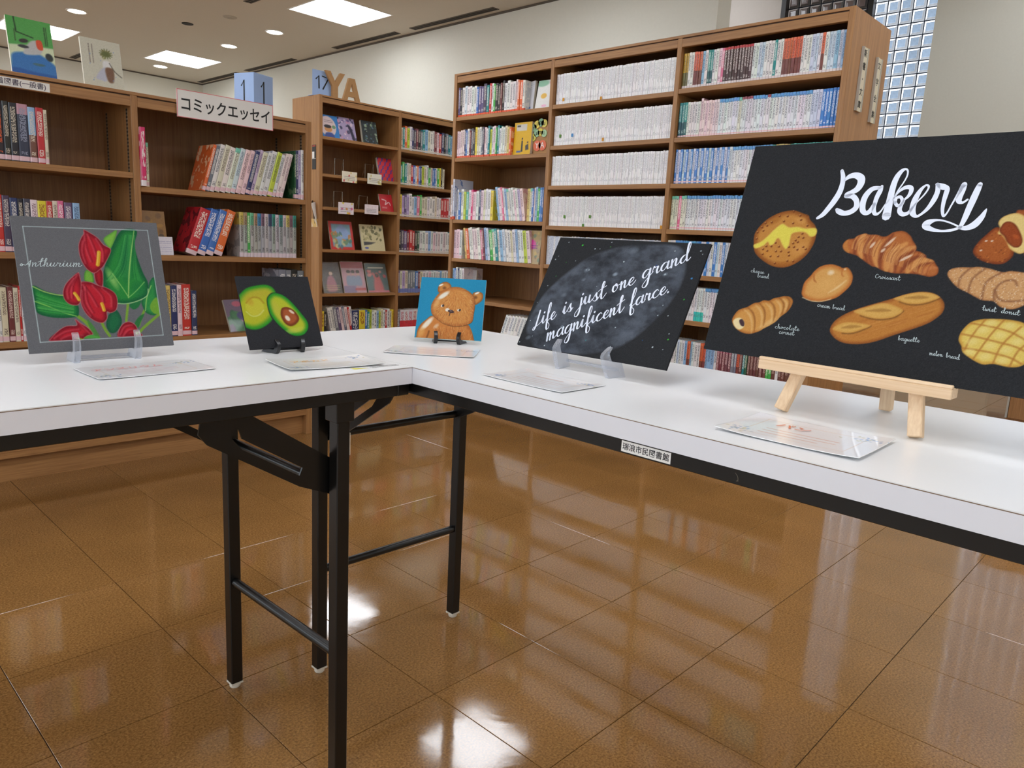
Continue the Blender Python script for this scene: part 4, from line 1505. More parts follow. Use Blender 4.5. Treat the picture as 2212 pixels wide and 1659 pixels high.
# ------------------------------------------------------------------ handwriting
GL = {
    'a': (1.05, [[(.78, .85), (.45, 1.0), (.12, .65), (.08, .2), (.3, 0), (.6, .35), (.82, .98)], [(.82, .98), (.72, .4), (.78, .05), (.95, .05), (1.15, .35)]]),
    'b': (.9, [[(0, .3), (.35, 1.4), (.42, 2.05), (.27, 2.1), (.14, 1.1), (.12, .2), (.3, 0), (.58, .3), (.52, .8), (.42, .75), (.9, .7)]]),
    'c': (.9, [[(.72, .78), (.55, 1.0), (.2, .75), (.08, .3), (.3, 0), (.65, .1), (.98, .42)]]),
    'd': (1.05, [[(.75, .8), (.45, .95), (.1, .6), (.08, .2), (.3, 0), (.62, .4), (.98, 1.7), (1.02, 2.3), (.9, 2.42), (.78, 2.0), (.72, 1), (.72, .3), (.85, .02), (1.15, .35)]]),
    'e': (.85, [[(.05, .35), (.45, .5), (.65, .8), (.5, 1.0), (.2, .75), (.1, .3), (.3, 0), (.6, .1), (.92, .45)]]),
    'f': (.8, [[(.05, .3), (.5, 1.2), (.72, 2.1), (.6, 2.4), (.42, 2.0), (.3, 1), (.22, -.5), (.32, -1.0), (.58, -.9), (.64, -.45), (.36, .05), (.9, .4)]]),
    'g': (1.05, [[(.78, .85), (.45, 1.0), (.12, .65), (.08, .2), (.3, 0), (.6, .35), (.82, .98)], [(.82, .98), (.74, 0), (.62, -.95), (.35, -1.3), (.1, -1.05), (.32, -.55), (1.15, .4)]]),
    'h': (.95, [[(0, .3), (.35, 1.5), (.4, 2.1), (.25, 2.1), (.15, 1.2), (.1, 0)], [(.1, .3), (.45, .95), (.57, .75), (.5, .15), (.65, 0), (.98, .35)]]),
    'i': (.6, [[(.0, .35), (.22, .98)], [(.22, .98), (.15, .3), (.25, .02), (.42, .1), (.65, .38)], [(.3, 1.38), (.33, 1.45)]]),
    'j': (.62, [[(.3, 1.0), (.24, 0), (.1, -.9), (-.15, -1.25), (-.4, -1.05), (-.2, -.55), (.66, .4)], [(.38, 1.42), (.42, 1.5)]]),
    'l': (.6, [[(0, .3), (.35, 1.5), (.4, 2.1), (.25, 2.1), (.15, 1), (.2, .1), (.35, 0), (.62, .35)]]),
    'm': (1.35, [[(.05, .9), (.14, .98), (.1, -.02)], [(.1, .25), (.4, .95), (.52, .85), (.47, -.02)], [(.47, .25), (.8, .95), (.92, .82), (.88, .2), (1.0, 0), (1.38, .38)]]),
    'n': (1.0, [[(.05, .9), (.14, .98), (.1, -.02)], [(.1, .25), (.45, .95), (.6, .82), (.54, .2), (.68, 0), (1.03, .38)]]),
    'o': (.95, [[(.5, .98), (.15, .75), (.08, .25), (.3, 0), (.6, .3), (.62, .75), (.45, .98), (.5, .68), (.98, .75)]]),
    'q': (1.0, [[(.75, .85), (.45, 1.0), (.12, .65), (.08, .2), (.3, 0), (.6, .35), (.8, .95)], [(.8, .95), (.7, -.9)]]),
    'r': (.9, [[(0, .3), (.15, 1.05), (.25, .85), (.58, .88), (.5, .4), (.55, .03), (.7, .05), (.98, .42)]]),
    's': (.78, [[(0, .2), (.45, 1.05), (.45, .65), (.6, .25), (.4, -.02), (.14, .1)], [(.4, -.02), (.6, .05), (.85, .4)]]),
    't': (.78, [[(0, .3), (.45, 1.4), (.6, 2.05), (.5, 2.2), (.35, 1.75), (.28, .6), (.33, .05), (.5, .02), (.9, .55)], [(-.12, 1.12), (.2, 1.3), (.85, 1.52)]]),
    'u': (1.0, [[(0, .45), (.17, .98)], [(.17, .98), (.12, .3), (.25, .02), (.5, .3), (.68, .98)], [(.68, .98), (.6, .3), (.72, .02), (1.0, .4)]]),
    'w': (1.15, [[(0, .6), (.12, .95), (.12, .2), (.25, .02), (.45, .4), (.52, .9), (.5, .2), (.65, .02), (.88, .4), (.9, .95), (1.15, .8)]]),
    'A': (.85, [[(-.95, .35), (-.8, .7), (-.55, .5), (-.65, .15), (-.9, .25), (-.55, .55), (-.1, .3), (.3, 1.0), (.62, 1.6)], [(.62, 1.6), (.55, .8), (.55, 0)], [(.05, .6), (.62, .62)]]),
    'C': (1.05, [[(.95, 1.6), (.62, 1.9), (.15, 1.2), (.1, .4), (.4, 0), (.8, .2), (1.05, .45)]]),
    'L': (1.2, [[(.78, 1.9), (.52, .9), (.25, -.05), (.0, -.42), (-.18, -.3), (.0, -.05), (.5, .0), (1.2, .38)]]),
    '.': (.4, [[(.15, .02), (.19, .07)]]),
    ' ': (.8, []),
}


def word(mb, text, p0, p1, xh, toM, loc, up=(0.18, -1.0), thin=.05, thick=.13, z=.0008):
    """write text from pixel p0 to pixel p1 (base line), x-height xh pixels"""
    adv = sum(GL[c][0] for c in text)
    ex = np.array([(p1[0] - p0[0]) / adv, (p1[1] - p0[1]) / adv])
    ey = np.array(up) * xh
    x = 0.0
    u = loc.unit
    for c in text:
        a, strokes = GL[c]
        for st in strokes:
            pts = crom(st, False, 6) if len(st) > 2 else [np.array(st[0]), np.array(st[1])]
            Q, W = [], []
            for i, p in enumerate(pts):
                px = np.array(p0) + ex * (x + p[0]) + ey * p[1]
                Q.append(np.array(loc(px)))
                d = pts[min(i + 1, len(pts) - 1)] - pts[max(i - 1, 0)]
                dn = max(0.0, -d[1] / (np.linalg.norm(d) + 1e-9))
                k = thin + (thick - thin) * dn ** 1.3
                if len(st) == 2:
                    k = thick
                W.append(k * xh * u)
            ribbon(mb, Q, W, toM, z)
        x += a


# ------------------------------------------------------------------ boards on the tables
def board(name, label, ref, zref, ztgt, thick, body_mat):
    k = (ztgt - CAM[2]) / (zref - CAM[2])
    x, y, yaw, tilt, w, h_ = ref
    x, y = CAM[0] + (x - CAM[0]) * k, CAM[1] + (y - CAM[1]) * k
    w, h_ = w * k, h_ * k
    r = np.array([math.cos(yaw), math.sin(yaw), 0])
    n = np.array([-math.sin(yaw), math.cos(yaw), 0])
    up = n * math.sin(tilt) + np.array([0, 0, math.cos(tilt)])
    out = np.cross(r, up)
    M = Matrix(((r[0], up[0], out[0], x), (r[1], up[1], out[1], y), (r[2], up[2], out[2], ztgt), (0, 0, 0, 1)))
    t = thing(name, label, 'painting')
    t.matrix_world = M
    MB().box(-w / 2, w / 2, 0, h_, -thick, 0).build('panel', body_mat, t, bevel=0.0004)
    Mi = M.inverted()

    def loc(px):
        p = Mi @ Vector(on_plane(px, np.array([x, y, ztgt]), out))
        return p.x, p.y
    c = project(M @ Vector((0, h_ / 2, 0)))
    e = project(M @ Vector((.01, h_ / 2, 0)))
    f = project(M @ Vector((0, h_ / 2 + .01, 0)))
    loc.unit = .01 / math.sqrt(math.hypot(e[0] - c[0], e[1] - c[1]) * math.hypot(f[0] - c[0], f[1] - c[1]))
    return t, loc, w, h_, (x, y, yaw, tilt)


def Z(ox, oy, sc):
    return lambda *pp: [(ox + p[0] / sc, oy + p[1] / sc) for p in pp]


I4 = Matrix.Identity(4)
PIGMENT = 0.70      # chalk pastel colours as they are on the card, without the room's light on them
# ---- anthurium
gcard = plain('grey_card', (94, 94, 98), 0.8, 0.04, 120)
t, loc, w, h_, POSE_ANTH = board('painted_board', 'grey square board painted with red anthurium flowers', (-.384, .217, -.017, .279, .189, .188), .725, .7165, .004, gcard)
cv = Canvas(w, h_, .00062, (112, 112, 116), loc, 4, loc.unit)
z = Z(20, 460, 5.353)
GRN, GRN_D, GRN_L, LIME = (44, 142, 62), (24, 98, 58), (104, 180, 84), (150, 200, 70)
RED, RED_D, RED_L = (198, 34, 50), (134, 20, 36), (232, 96, 110)
# stems first
for p, r in ((((800, 1200), (880, 1260), (960, 1350), (1030, 1440)), 3.6), (((1070, 1270), (1110, 1350), (1160, 1420)), 3.0), (((1372, 1040), (1362, 1150), (1352, 1250)), 2.6), (((1735, 1170), (1640, 1250), (1550, 1330), (1490, 1400)), 3.0), (((1560, 1130), (1520, 1230), (1500, 1300)), 2.6)):
    cv.stroke(z(*p), r, (128, 170, 60), soft=.8)
cv.fill(z((1120, 1290), (1150, 1180), (1230, 1120), (1290, 1200), (1295, 1290), (1230, 1380), (1160, 1380)), (34, 112, 70), edge=(30, 92, 62), rim=10)
cv.fill(z((900, 1230), (960, 1290), (1030, 1400), (1045, 1450), (1000, 1440), (930, 1330)), (80, 140, 66))
m = cv.fill(z((265, 840), (420, 905), (560, 940), (700, 970), (790, 1060), (805, 1150), (780, 1200), (640, 1215), (470, 1205), (320, 1150), (285, 1000)), GRN, edge=GRN_D, rim=12)
cv.stroke(z((285, 1020), (450, 1080), (620, 1150), (780, 1195)), [1.0, 1.1, 1.2, 1.0], (140, 206, 96), clip=m)
cv.stroke(z((270, 850), (400, 910), (540, 945), (640, 955)), 1.1, (170, 206, 110))
for k in range(16):
    a = random.random()
    cv.stroke(z((300 + 40 * a, 900 + 250 * a), (500 + 30 * a, 980 + 190 * a), (740, 1060 + 120 * a)), .9, random.choice([(70, 170, 80), (30, 110, 60), (96, 184, 92)]), .55, clip=m)
cv.fill(z((870, 690), (900, 660), (960, 700), (975, 800), (900, 800), (865, 770)), (122, 184, 66), edge=(84, 150, 60), rim=5)
cv.fill(z((1240, 200), (1180, 230), (1090, 300), (1130, 380), (1180, 405), (1230, 280)), (134, 196, 74), edge=(100, 170, 64), rim=6)
# small leaves right
m = cv.fill(z((1675, 750), (1620, 800), (1600, 900), (1530, 1010), (1540, 1080), (1590, 1160), (1690, 1180), (1720, 1080), (1705, 930)), (52, 148, 74), edge=(34, 112, 66), rim=10)
cv.stroke(z((1640, 840), (1590, 980), (1575, 1130)), 1.0, (150, 206, 110), clip=m)
cv.fill(z((1705, 980), (1640, 1040), (1630, 1110), (1680, 1165), (1735, 1150)), (118, 172, 56))
cv.fill(z((1450, 1280), (1500, 1200), (1560, 1170), (1520, 1260), (1490, 1330)), (50, 120, 64))
cv.fill(z((1390, 1060), (1520, 1010), (1490, 1090), (1430, 1115)), (40, 120, 66))
# large leaf
m = cv.fill(z((1300, 200), (1470, 205), (1450, 350), (1470, 480), (1540, 680), (1600, 800), (1605, 900), (1570, 970), (1450, 1030), (1350, 1050), (1250, 1040), (1150, 930), (1090, 840), (1085, 720), (1120, 560), (1200, 360)), GRN, edge=GRN_D, rim=16)
cv.blob(z((1190, 760))[0], 10, 32, .35, (156, 206, 110), .8, m)
cv.blob(z((1350, 560))[0], 16, 60, -.1, (26, 112, 66), .7, m)
cv.blob(z((1500, 880))[0], 20, 24, 0, (30, 120, 66), .6, m)
for k in range(26):
    a = k / 25
    cv.stroke(z((1100 + 420 * a, 800 - 60 * math.sin(a * 3)), (1250 + 220 * a, 600), (1330 + 120 * a, 260)), .8, random.choice([(70, 170, 84), (26, 110, 62), (90, 180, 96)]), .45, clip=m)
cv.stroke(z((1440, 210), (1410, 450), (1385, 700), (1378, 980)), [.9, 1.2, 1.5, 1.2], (150, 206, 110), clip=m)
cv.stroke(z((1190, 700), (1290, 840), (1370, 960)), 1.0, (140, 200, 104), clip=m)
cv.stroke(z((1560, 800), (1470, 900), (1385, 975)), 1.0, (120, 190, 100), clip=m)
cv.stroke(z((1605, 880), (1590, 960), (1480, 1020), (1350, 1050), (1255, 1045)), 1.0, (170, 214, 150))


def spathe(pp, spx, veins, spadix):
    m = cv.fill(z(*pp), RED, edge=RED_D, rim=13)
    for v in veins:
        cv.stroke(z(*v), 2.2, RED_L, .45, 1.6, m)
        cv.stroke(z(*[(a + 22, b_ + 6) for a, b_ in v]), 1.8, RED_D, .55, 1.4, m)
    cv.stroke(z(*(list(pp) + [pp[0]])), .8, (240, 150, 150), .55, .8)
    if spadix:
        cv.stroke(z(*spadix), spx, (226, 166, 40), 1, .8)
        cv.stroke(z(*[(a - 8, b_) for a, b_ in spadix]), spx * .35, (246, 206, 90), .9, .8)


spathe([(985, 690), (1040, 640), (1080, 700), (1075, 850), (1010, 820), (985, 740)], 0, [], None)
spathe([(860, 195), (930, 230), (1020, 290), (1090, 370), (1170, 420), (1150, 500), (1090, 610), (1050, 650), (980, 695), (900, 650), (840, 560), (810, 470), (803, 370), (830, 290), (860, 240)], 4.0,
       [[(865, 230), (880, 400), (940, 560)], [(900, 250), (960, 380), (1000, 500)], [(1000, 300), (1070, 420), (1080, 560)], [(850, 330), (840, 450), (880, 580)]], [(1035, 455), (1030, 530), (1022, 600)])
spathe([(800, 690), (720, 750), (650, 830), (622, 920), (640, 1000), (700, 1055), (790, 1065), (830, 1000), (850, 900), (830, 800)], 3.4,
       [[(780, 720), (720, 850), (720, 980)], [(740, 760), (670, 880), (680, 990)]], [(755, 930), (785, 970), (805, 1005)])
spathe([(830, 800), (930, 800), (1030, 840), (1130, 870), (1220, 930), (1250, 1020), (1235, 1120), (1170, 1155), (1130, 1145), (1130, 1220), (1080, 1270), (990, 1250), (900, 1180), (840, 1080), (822, 980), (830, 880)], 3.6,
       [[(850, 830), (940, 960), (1010, 1080)], [(870, 860), (890, 1020), (960, 1150)], [(960, 840), (1060, 950), (1080, 1030)], [(1070, 870), (1170, 960), (1180, 1080)], [(840, 900), (850, 1050), (940, 1190)]], [(1070, 1050), (1085, 1090), (1095, 1125)])
spathe([(460, 1478), (560, 1370), (660, 1310), (780, 1300), (760, 1230), (830, 1280), (910, 1330), (965, 1400), (900, 1420), (830, 1470), (700, 1475)], 0,
       [[(520, 1450), (640, 1380), (800, 1350)], [(600, 1460), (700, 1420), (850, 1420)], [(790, 1250), (860, 1320), (930, 1390)]], None)
spathe([(1255, 1430), (1270, 1350), (1320, 1280), (1390, 1260), (1460, 1300), (1490, 1370), (1540, 1420), (1400, 1430)], 0,
       [[(1280, 1410), (1330, 1320), (1420, 1300)], [(1320, 1420), (1370, 1360), (1460, 1350)]], None)
cv.blob(z((1478, 1390))[0], 4, 4, 0, (150, 170, 50), 1, None, 3)
cv.fill(z((860, 1450), (950, 1410), (1050, 1440), (1000, 1450)), (86, 170, 70))
cv.fill(z((770, 1440), (830, 1450), (860, 1462), (800, 1465)), (150, 180, 60))
cv.stroke(z((155, 155), (1597, 203)), .75, (196, 214, 214), smooth=False)
cv.stroke(z((1597, 203), (1780, 1412)), .75, (196, 214, 214), smooth=False)
cv.stroke(z((1780, 1412), (358, 1497)), .75, (196, 214, 214), smooth=False)
cv.stroke(z((358, 1497), (155, 155)), .75, (196, 214, 214), smooth=False)
cv.build('painted_surface', art_matte, t, .0004, gain=PIGMENT)
wb = MB()
word(wb, 'Anthurium', (56, 575.5), (176, 576.5), 8.2, I4, loc, (.12, -1), .05, .085)
wb.build('lettering', grey_chalk, t, label='thin pale script reading Anthurium')

# ---- avocado
bcard = plain('black_card', (40, 40, 44), 0.9, 0.05, 120, spec=.15)
t, loc, w, h_, POSE_AVO = board('painted_board', 'small black square board painted with a halved avocado', (-.109, .197, -.079, .471, .129, .128), .712, .7085, .004, bcard)
cv = Canvas(w, h_, .0006, (48, 48, 52), loc, 4, loc.unit)
z = Z(480, 570, 6.382)
m = cv.fill(z((150, 560), (200, 480), (240, 420), (320, 345), (420, 310), (580, 288), (680, 320), (735, 390), (760, 480), (760, 640), (690, 770), (620, 840), (520, 895), (420, 908), (330, 880), (180, 800)), (188, 192, 44), edge=(44, 150, 40), rim=15, soft=1.5)
cv.blob(z((480, 420))[0], 40, 14, .2, (196, 176, 60), .6, m)
cv.blob(z((450, 595))[0], 21, 21, 0, (206, 200, 60), 1, m, 3)
cv.stroke(z((330, 540), (400, 470), (500, 470), (570, 540)), 1.4, (176, 140, 40), .8, 1.5, m)
cv.stroke(z((330, 660), (410, 720), (500, 710), (570, 640)), 1.2, (220, 224, 130), .8, 1.2, m)
cv.blob(z((380, 520))[0], 9, 12, .5, (200, 158, 50), .6, m)
cv.fill(z((612, 520), (630, 445), (690, 398), (800, 412), (905, 472), (1010, 575), (1110, 695), (1185, 800), (1195, 890), (1140, 980), (1040, 1005), (930, 985), (820, 905), (730, 815), (650, 690)), (42, 52, 44), soft=1.2)
m = cv.fill(z((622, 520), (640, 450), (700, 405), (800, 420), (900, 480), (1000, 580), (1100, 700), (1172, 800), (1182, 890), (1130, 968), (1040, 993), (940, 970), (830, 890), (740, 800), (660, 680)), (192, 200, 50), edge=(36, 150, 44), rim=13, soft=1.0)
cv.blob(z((760, 640))[0], 12, 30, .35, (206, 196, 80), .5, m)
cv.blob(z((980, 920))[0], 30, 7, .2, (214, 216, 96), .6, m)
pit = z((828, 610), (900, 600), (980, 640), (1040, 710), (1055, 770), (1010, 830), (940, 855), (870, 820), (820, 740), (808, 670))
cv.fill([(a, b_ + .6) for a, b_ in pit], (110, 80, 30), soft=2.2)
m = cv.fill(pit, (176, 92, 50), edge=(124, 56, 30), rim=8)
cv.blob(z((900, 750))[0], 5.5, 8, .5, (250, 236, 214), 1, m, 1.5)
cv.blob(z((955, 662))[0], 8, 3.6, -.7, (240, 216, 196), .95, m, 1.5)
cv.build('painted_surface', art_matte, t, .0004, gain=PIGMENT)

# ---- teddy bear
t, loc, w, h_, POSE_BEAR = board('painted_board', 'small blue square board painted with a brown teddy bear', (.211, .156, -.848, .552, .131, .134), .712, .7085, .005, plain('pale_board_edge', (206, 222, 220), .7))
cv = Canvas(w, h_, .0006, (44, 150, 192), loc, 4, loc.unit)
z = Z(860, 590, 10.37)
BR, BR_D, BR_L = (216, 144, 74), (150, 86, 44), (242, 200, 140)


def fur(m, n, box, ang, spread):
    for k in range(n):
        x, y = random.uniform(box[0], box[2]), random.uniform(box[1], box[3])
        a = ang(x, y) + random.gauss(0, spread)
        l = random.uniform(25, 65)
        cv.stroke(z((x, y), (x + l * math.cos(a), y + l * math.sin(a))), .35, random.choice([(176, 96, 48), (236, 178, 104), (200, 110, 60), (150, 84, 46), (244, 196, 128)]), .55, .5, m, False)


m = cv.fill(z((410, 1520), (410, 1400), (430, 1280), (500, 1150), (640, 1030), (760, 955), (1000, 1000), (1300, 1100), (1560, 1160), (1620, 1240), (1665, 1350), (1700, 1500), (1720, 1560), (1000, 1600)), (214, 136, 70), edge=(176, 104, 52), rim=6, soft=.8)
cv.blob(z((650, 1130))[0], 22, 6.5, .95, (255, 244, 224), .95, m, 1.3)
cv.blob(z((850, 1190))[0], 9, 5, .9, (250, 226, 196), .7, m)
cv.blob(z((520, 1330))[0], 8, 14, -.3, (238, 178, 100), .8, m)
cv.stroke(z((690, 1300), (670, 1370), (640, 1440)), 1.6, (126, 80, 44), .8, 1.4, m)
fur(m, 260, (800, 1180, 1660, 1500), lambda x, y: math.pi / 2 + (x - 1150) / 1500, .25)
for pp, hl, inner in ((((905, 430), (890, 360), (920, 270), (1000, 210), (1090, 200), (1160, 240), (1190, 320), (1100, 420), (980, 440)), (960, 270), (1040, 335)), (((1665, 480), (1740, 425), (1820, 420), (1890, 460), (1905, 530), (1880, 610), (1800, 680), (1715, 700)), (1770, 450), (1735, 545))):
    m = cv.fill(z(*pp), (214, 146, 76), edge=(166, 100, 52), rim=6)
    cv.blob(z(inner)[0], 5, 5, 0, (120, 76, 46), .8, m)
    cv.blob(z(hl)[0], 6.5, 2.6, .5, (255, 248, 232), .95, m, 1.4)
head = z((740, 830), (750, 700), (830, 560), (950, 420), (1100, 345), (1250, 312), (1400, 325), (1550, 390), (1660, 480), (1710, 600), (1715, 760), (1690, 920), (1660, 1080), (1560, 1150), (1430, 1185), (1280, 1195), (1130, 1170), (980, 1110), (860, 1020), (770, 930))
cv.fill([(a + .4, b_ + .9) for a, b_ in head], (92, 66, 40), soft=1.0)
m = cv.fill(head, (220, 150, 80), edge=(190, 116, 60), rim=9)
fur(m, 700, (760, 330, 1720, 1190), lambda x, y: math.atan2(y - 380, x - 1290) + .0, .28)
cv.blob(z((1020, 500))[0], 17, 6, .72, (255, 250, 236), .95, m, 1.3)
cv.blob(z((860, 680))[0], 6, 16, -.3, (242, 196, 130), .6, m)
for c, d in (((1010, 730), (985, 735)), ((1382, 830), (1352, 832))):
    cv.blob(z(d)[0], 3.0, 3.4, 0, (246, 232, 214), 1, m, 2)
    cv.blob(z(c)[0], 2.4, 3.2, -.3, (70, 64, 62), 1, m, 3)
cv.blob(z((1105, 825))[0], 5, 4.5, 0, (250, 238, 222), 1, m, 2)
cv.blob(z((1185, 860))[0], 7.2, 3.8, -.2, (84, 64, 62), 1, m, 3)
cv.blob(z((1180, 848))[0], 3, 1.2, -.2, (150, 130, 126), .8, m, 2)
cv.stroke(z((1165, 890), (1155, 925), (1143, 955)), .9, (80, 58, 54), .9, .7, m)
cv.stroke(z((1130, 490), (1140, 500)), .6, (110, 100, 50), .9)
cv.build('painted_surface', art_matte, t, .0004, gain=PIGMENT)

# ---- moon with the saying
t, loc, w, h_, POSE_LIFE = board('painted_board', 'black board painted with a faint moon and white script saying', (.225, -.174, -1.538, .505, .305, .220), .725, .728, .004, bcard)
cv = Canvas(w, h_, .0008, (46, 47, 50), loc, 4, loc.unit)
z = Z(1040, 480, 4.254)
moon = z((420, 1000), (450, 870), (560, 690), (680, 560), (850, 420), (1020, 310), (1250, 235), (1500, 212), (1750, 215), (1850, 260), (1880, 400), (1840, 560), (1720, 760), (1560, 930), (1380, 1080), (1200, 1170), (1000, 1205), (800, 1215), (600, 1190), (480, 1130))
m = cv.fill(moon, (62, 66, 74), edge=(60, 64, 71), rim=10, soft=3)
cv.cloud(.8, 7, m, (104, 112, 126), 3)
cv.cloud(.75, 10, m, (44, 46, 52), 5)
cv.cloud(.5, 22, m, (110, 118, 130), 8)
for c, r, a in (((1230, 480), 7, .9), ((970, 440), 9, .5), ((940, 530), 6, .4), ((740, 960), 5, .7), ((1690, 480), 6, .6), ((430, 1060), 8, .4), ((1400, 260), 14, .25), ((760, 670), 8, .3), ((1580, 800), 9, .3), ((520, 870), 9, .3)):
    cv.blob(z(c)[0], r, r * .7, .4, (160, 176, 190), a, None)
STAR = [(805, 186, 1.2), (1200, 186, 1.1), (1045, 246, 1.6), (1090, 246, .8), (710, 313, 1), (682, 342, 1.5), (866, 357, 1.1), (610, 584, 1.2), (515, 738, .8), (452, 905, 1.3), (352, 1100, 1.2), (580, 1134, 1.8), (1310, 364, 1.8), (1232, 968, 1.3), (1185, 1146, 1.3), (1170, 1224, 1.9), (1147, 1243, .9), (1573, 1150, 1.9), (1668, 765, 1.2), (1622, 857, 1.4), (1716, 862, 1.3), (2018, 266, 1.5), (2034, 296, .9), (1780, 266, 1.4), (1725, 1027, 1), (1667, 1173, .9), (470, 1046, 1), (965, 440, 1.3), (990, 440, 1.3), (1688, 480, 1.9), (1060, 590, .8)]
for x, y, r in STAR:
    cv.blob(z((x, y))[0], r * .95, r * .95, 0, (206, 220, 226), 1, None, 2)
for x, y, r, c in ((931, 213, 2.0, (60, 190, 60)), (1188, 228, 1.0, (60, 160, 60)), (780, 370, 1.0, (50, 120, 50)), (686, 497, 1.1, (70, 150, 80)), (1862, 712, 1.3, (60, 180, 60)), (1715, 1080, 1.4, (70, 200, 60)), (1933, 518, 1.8, (70, 140, 200)), (1172, 1200, 1.4, (60, 120, 180)), (1480, 1086, 1, (50, 90, 140)), (1610, 400, 1, (50, 90, 170)), (960, 1085, 1.1, (60, 150, 150))):
    cv.blob(z((x, y))[0], r * 1.2, r * 1.2, 0, c, 1, None, 2)
cv.build('painted_surface', art_matte, t, .0004, gain=PIGMENT)
wb = MB()
z2 = Z(1130, 520, 6.91)
z3 = Z(1300, 510, 7.9)
A = lambda zz, p: zz(p)[0]
kw2 = dict(toM=I4, loc=loc, up=(.11, -1.0), thin=.04, thick=.115)
word(wb, 'Life', A(z2, (165, 1290)), A(z2, (490, 1160)), 16.5, **kw2)
word(wb, 'is', A(z2, (595, 1105)), A(z2, (735, 1045)), 16.5, **kw2)
word(wb, 'just', A(z2, (830, 985)), A(z2, (1225, 850)), 16.5, **kw2)
word(wb, 'one', A(z3, (175, 970)), A(z3, (570, 815)), 16.5, **kw2)
word(wb, 'grand', A(z3, (690, 735)), A(z3, (1500, 415)), 16.5, **kw2)
word(wb, 'magnificent', A(z2, (345, 1500)), A(z3, (365, 1290)), 16.5, **kw2)
word(wb, 'farce.', A(z3, (465, 1235)), A(z3, (1165, 955)), 16.5, **kw2)
wb.build('lettering', white_paint, t, label='white brush script reading Life is just one grand magnificent farce')

# ---- bakery
t, loc, w, h_, POSE_BAK = board('painted_board', 'large black board painted with breads and the word Bakery', (.198, -.610, -1.604, .289, .42, .299), .77, .768, .004, bcard)
cv = Canvas(w, h_, .00085, (44, 45, 48), loc, 4, loc.unit)
# cheese bread
z = Z(1560, 440, 5.53)
m = cv.fill(z((385, 380), (420, 310), (500, 220), (600, 150), (720, 100), (860, 82), (980, 122), (1035, 145), (1050, 190), (1110, 260), (1128, 330), (1120, 400), (1090, 490), (1020, 600), (920, 690), (800, 750), (700, 765), (600, 745), (500, 690), (420, 620), (385, 560), (378, 480)), (206, 142, 68), edge=(150, 86, 36), rim=17)
cv.blob(z((620, 210))[0], 26, 10, .5, (176, 112, 46), .8, m)
cv.blob(z((940, 200))[0], 20, 9, -.3, (222, 160, 86), .8, m)
cv.blob(z((930, 540))[0], 26, 18, .6, (222, 158, 84), .8, m)
cv.blob(z((560, 600))[0], 26, 14, -.3, (214, 146, 66), .8, m)
cv.blob(z((700, 720))[0], 40, 8, .1, (176, 108, 42), .7, m)
cv.fill(z((380, 490), (460, 455), (540, 390), (620, 310), (720, 240), (800, 280), (900, 275), (1000, 295), (1110, 290), (1135, 330), (1110, 385), (1050, 395), (1000, 350), (930, 340), (840, 360), (815, 430), (800, 500), (760, 545), (720, 500), (680, 420), (650, 430), (620, 480), (570, 500), (545, 460), (500, 500), (420, 535), (385, 530)), (240, 224, 92), edge=(226, 190, 90), rim=4)
for (x, y) in ((690, 150), (785, 152), (860, 95), (935, 145), (1020, 140), (520, 235), (595, 225), (740, 212), (850, 235), (945, 195), (1020, 265), (480, 285), (540, 265), (425, 345), (495, 325), (415, 420), (640, 470), (530, 510), (590, 510), (680, 515), (490, 545), (540, 565), (645, 570), (705, 570), (485, 605), (580, 630), (670, 630), (800, 520), (860, 520), (880, 440), (915, 400), (970, 410), (850, 475), (795, 580), (800, 620), (900, 550), (1000, 545), (970, 520), (780, 685), (850, 690), (630, 715), (960, 360), (905, 460)):
    cv.blob(z((x, y))[0], 3.6, 3.3, 0, (128, 66, 28), .95, m, 1.6)
    cv.blob(z((x - 5, y - 10))[0], 1.8, 1.5, 0, (238, 194, 130), .85, m)
# cream bread
m = cv.fill(z((955, 1040), (985, 940), (1060, 860), (1100, 810), (1180, 750), (1300, 725), (1400, 750), (1440, 770), (1500, 765), (1550, 830), (1560, 900), (1530, 980), (1440, 1070), (1350, 1130), (1200, 1170), (1080, 1165), (990, 1130), (955, 1090)), (226, 168, 94), edge=(196, 116, 52), rim=13)
cv.blob(z((1300, 825))[0], 10, 8, .2, (250, 226, 190), .9, m)
cv.blob(z((1250, 960))[0], 34, 22, .4, (234, 180, 104), .7, m)
cv.stroke(z((1270, 1065), (1380, 1000), (1480, 920)), [1, 2.2, 1], (248, 214, 160), .8, 2, m)
cv.stroke(z((1100, 850), (1100, 910), (1125, 940)), [1, 1.8, 1], (176, 100, 48), .8, 1.4, m)
cv.stroke(z((1440, 780), (1430, 840), (1450, 870)), [1, 1.8, 1], (190, 112, 52), .8, 1.4, m)
cv.stroke(z((960, 1120), (1060, 1160), (1180, 1168), (1300, 1140)), .8, (250, 226, 180), .9)
cv.blob(z((1470, 785))[0], 4, 3, 0, (250, 220, 180), .9, m)
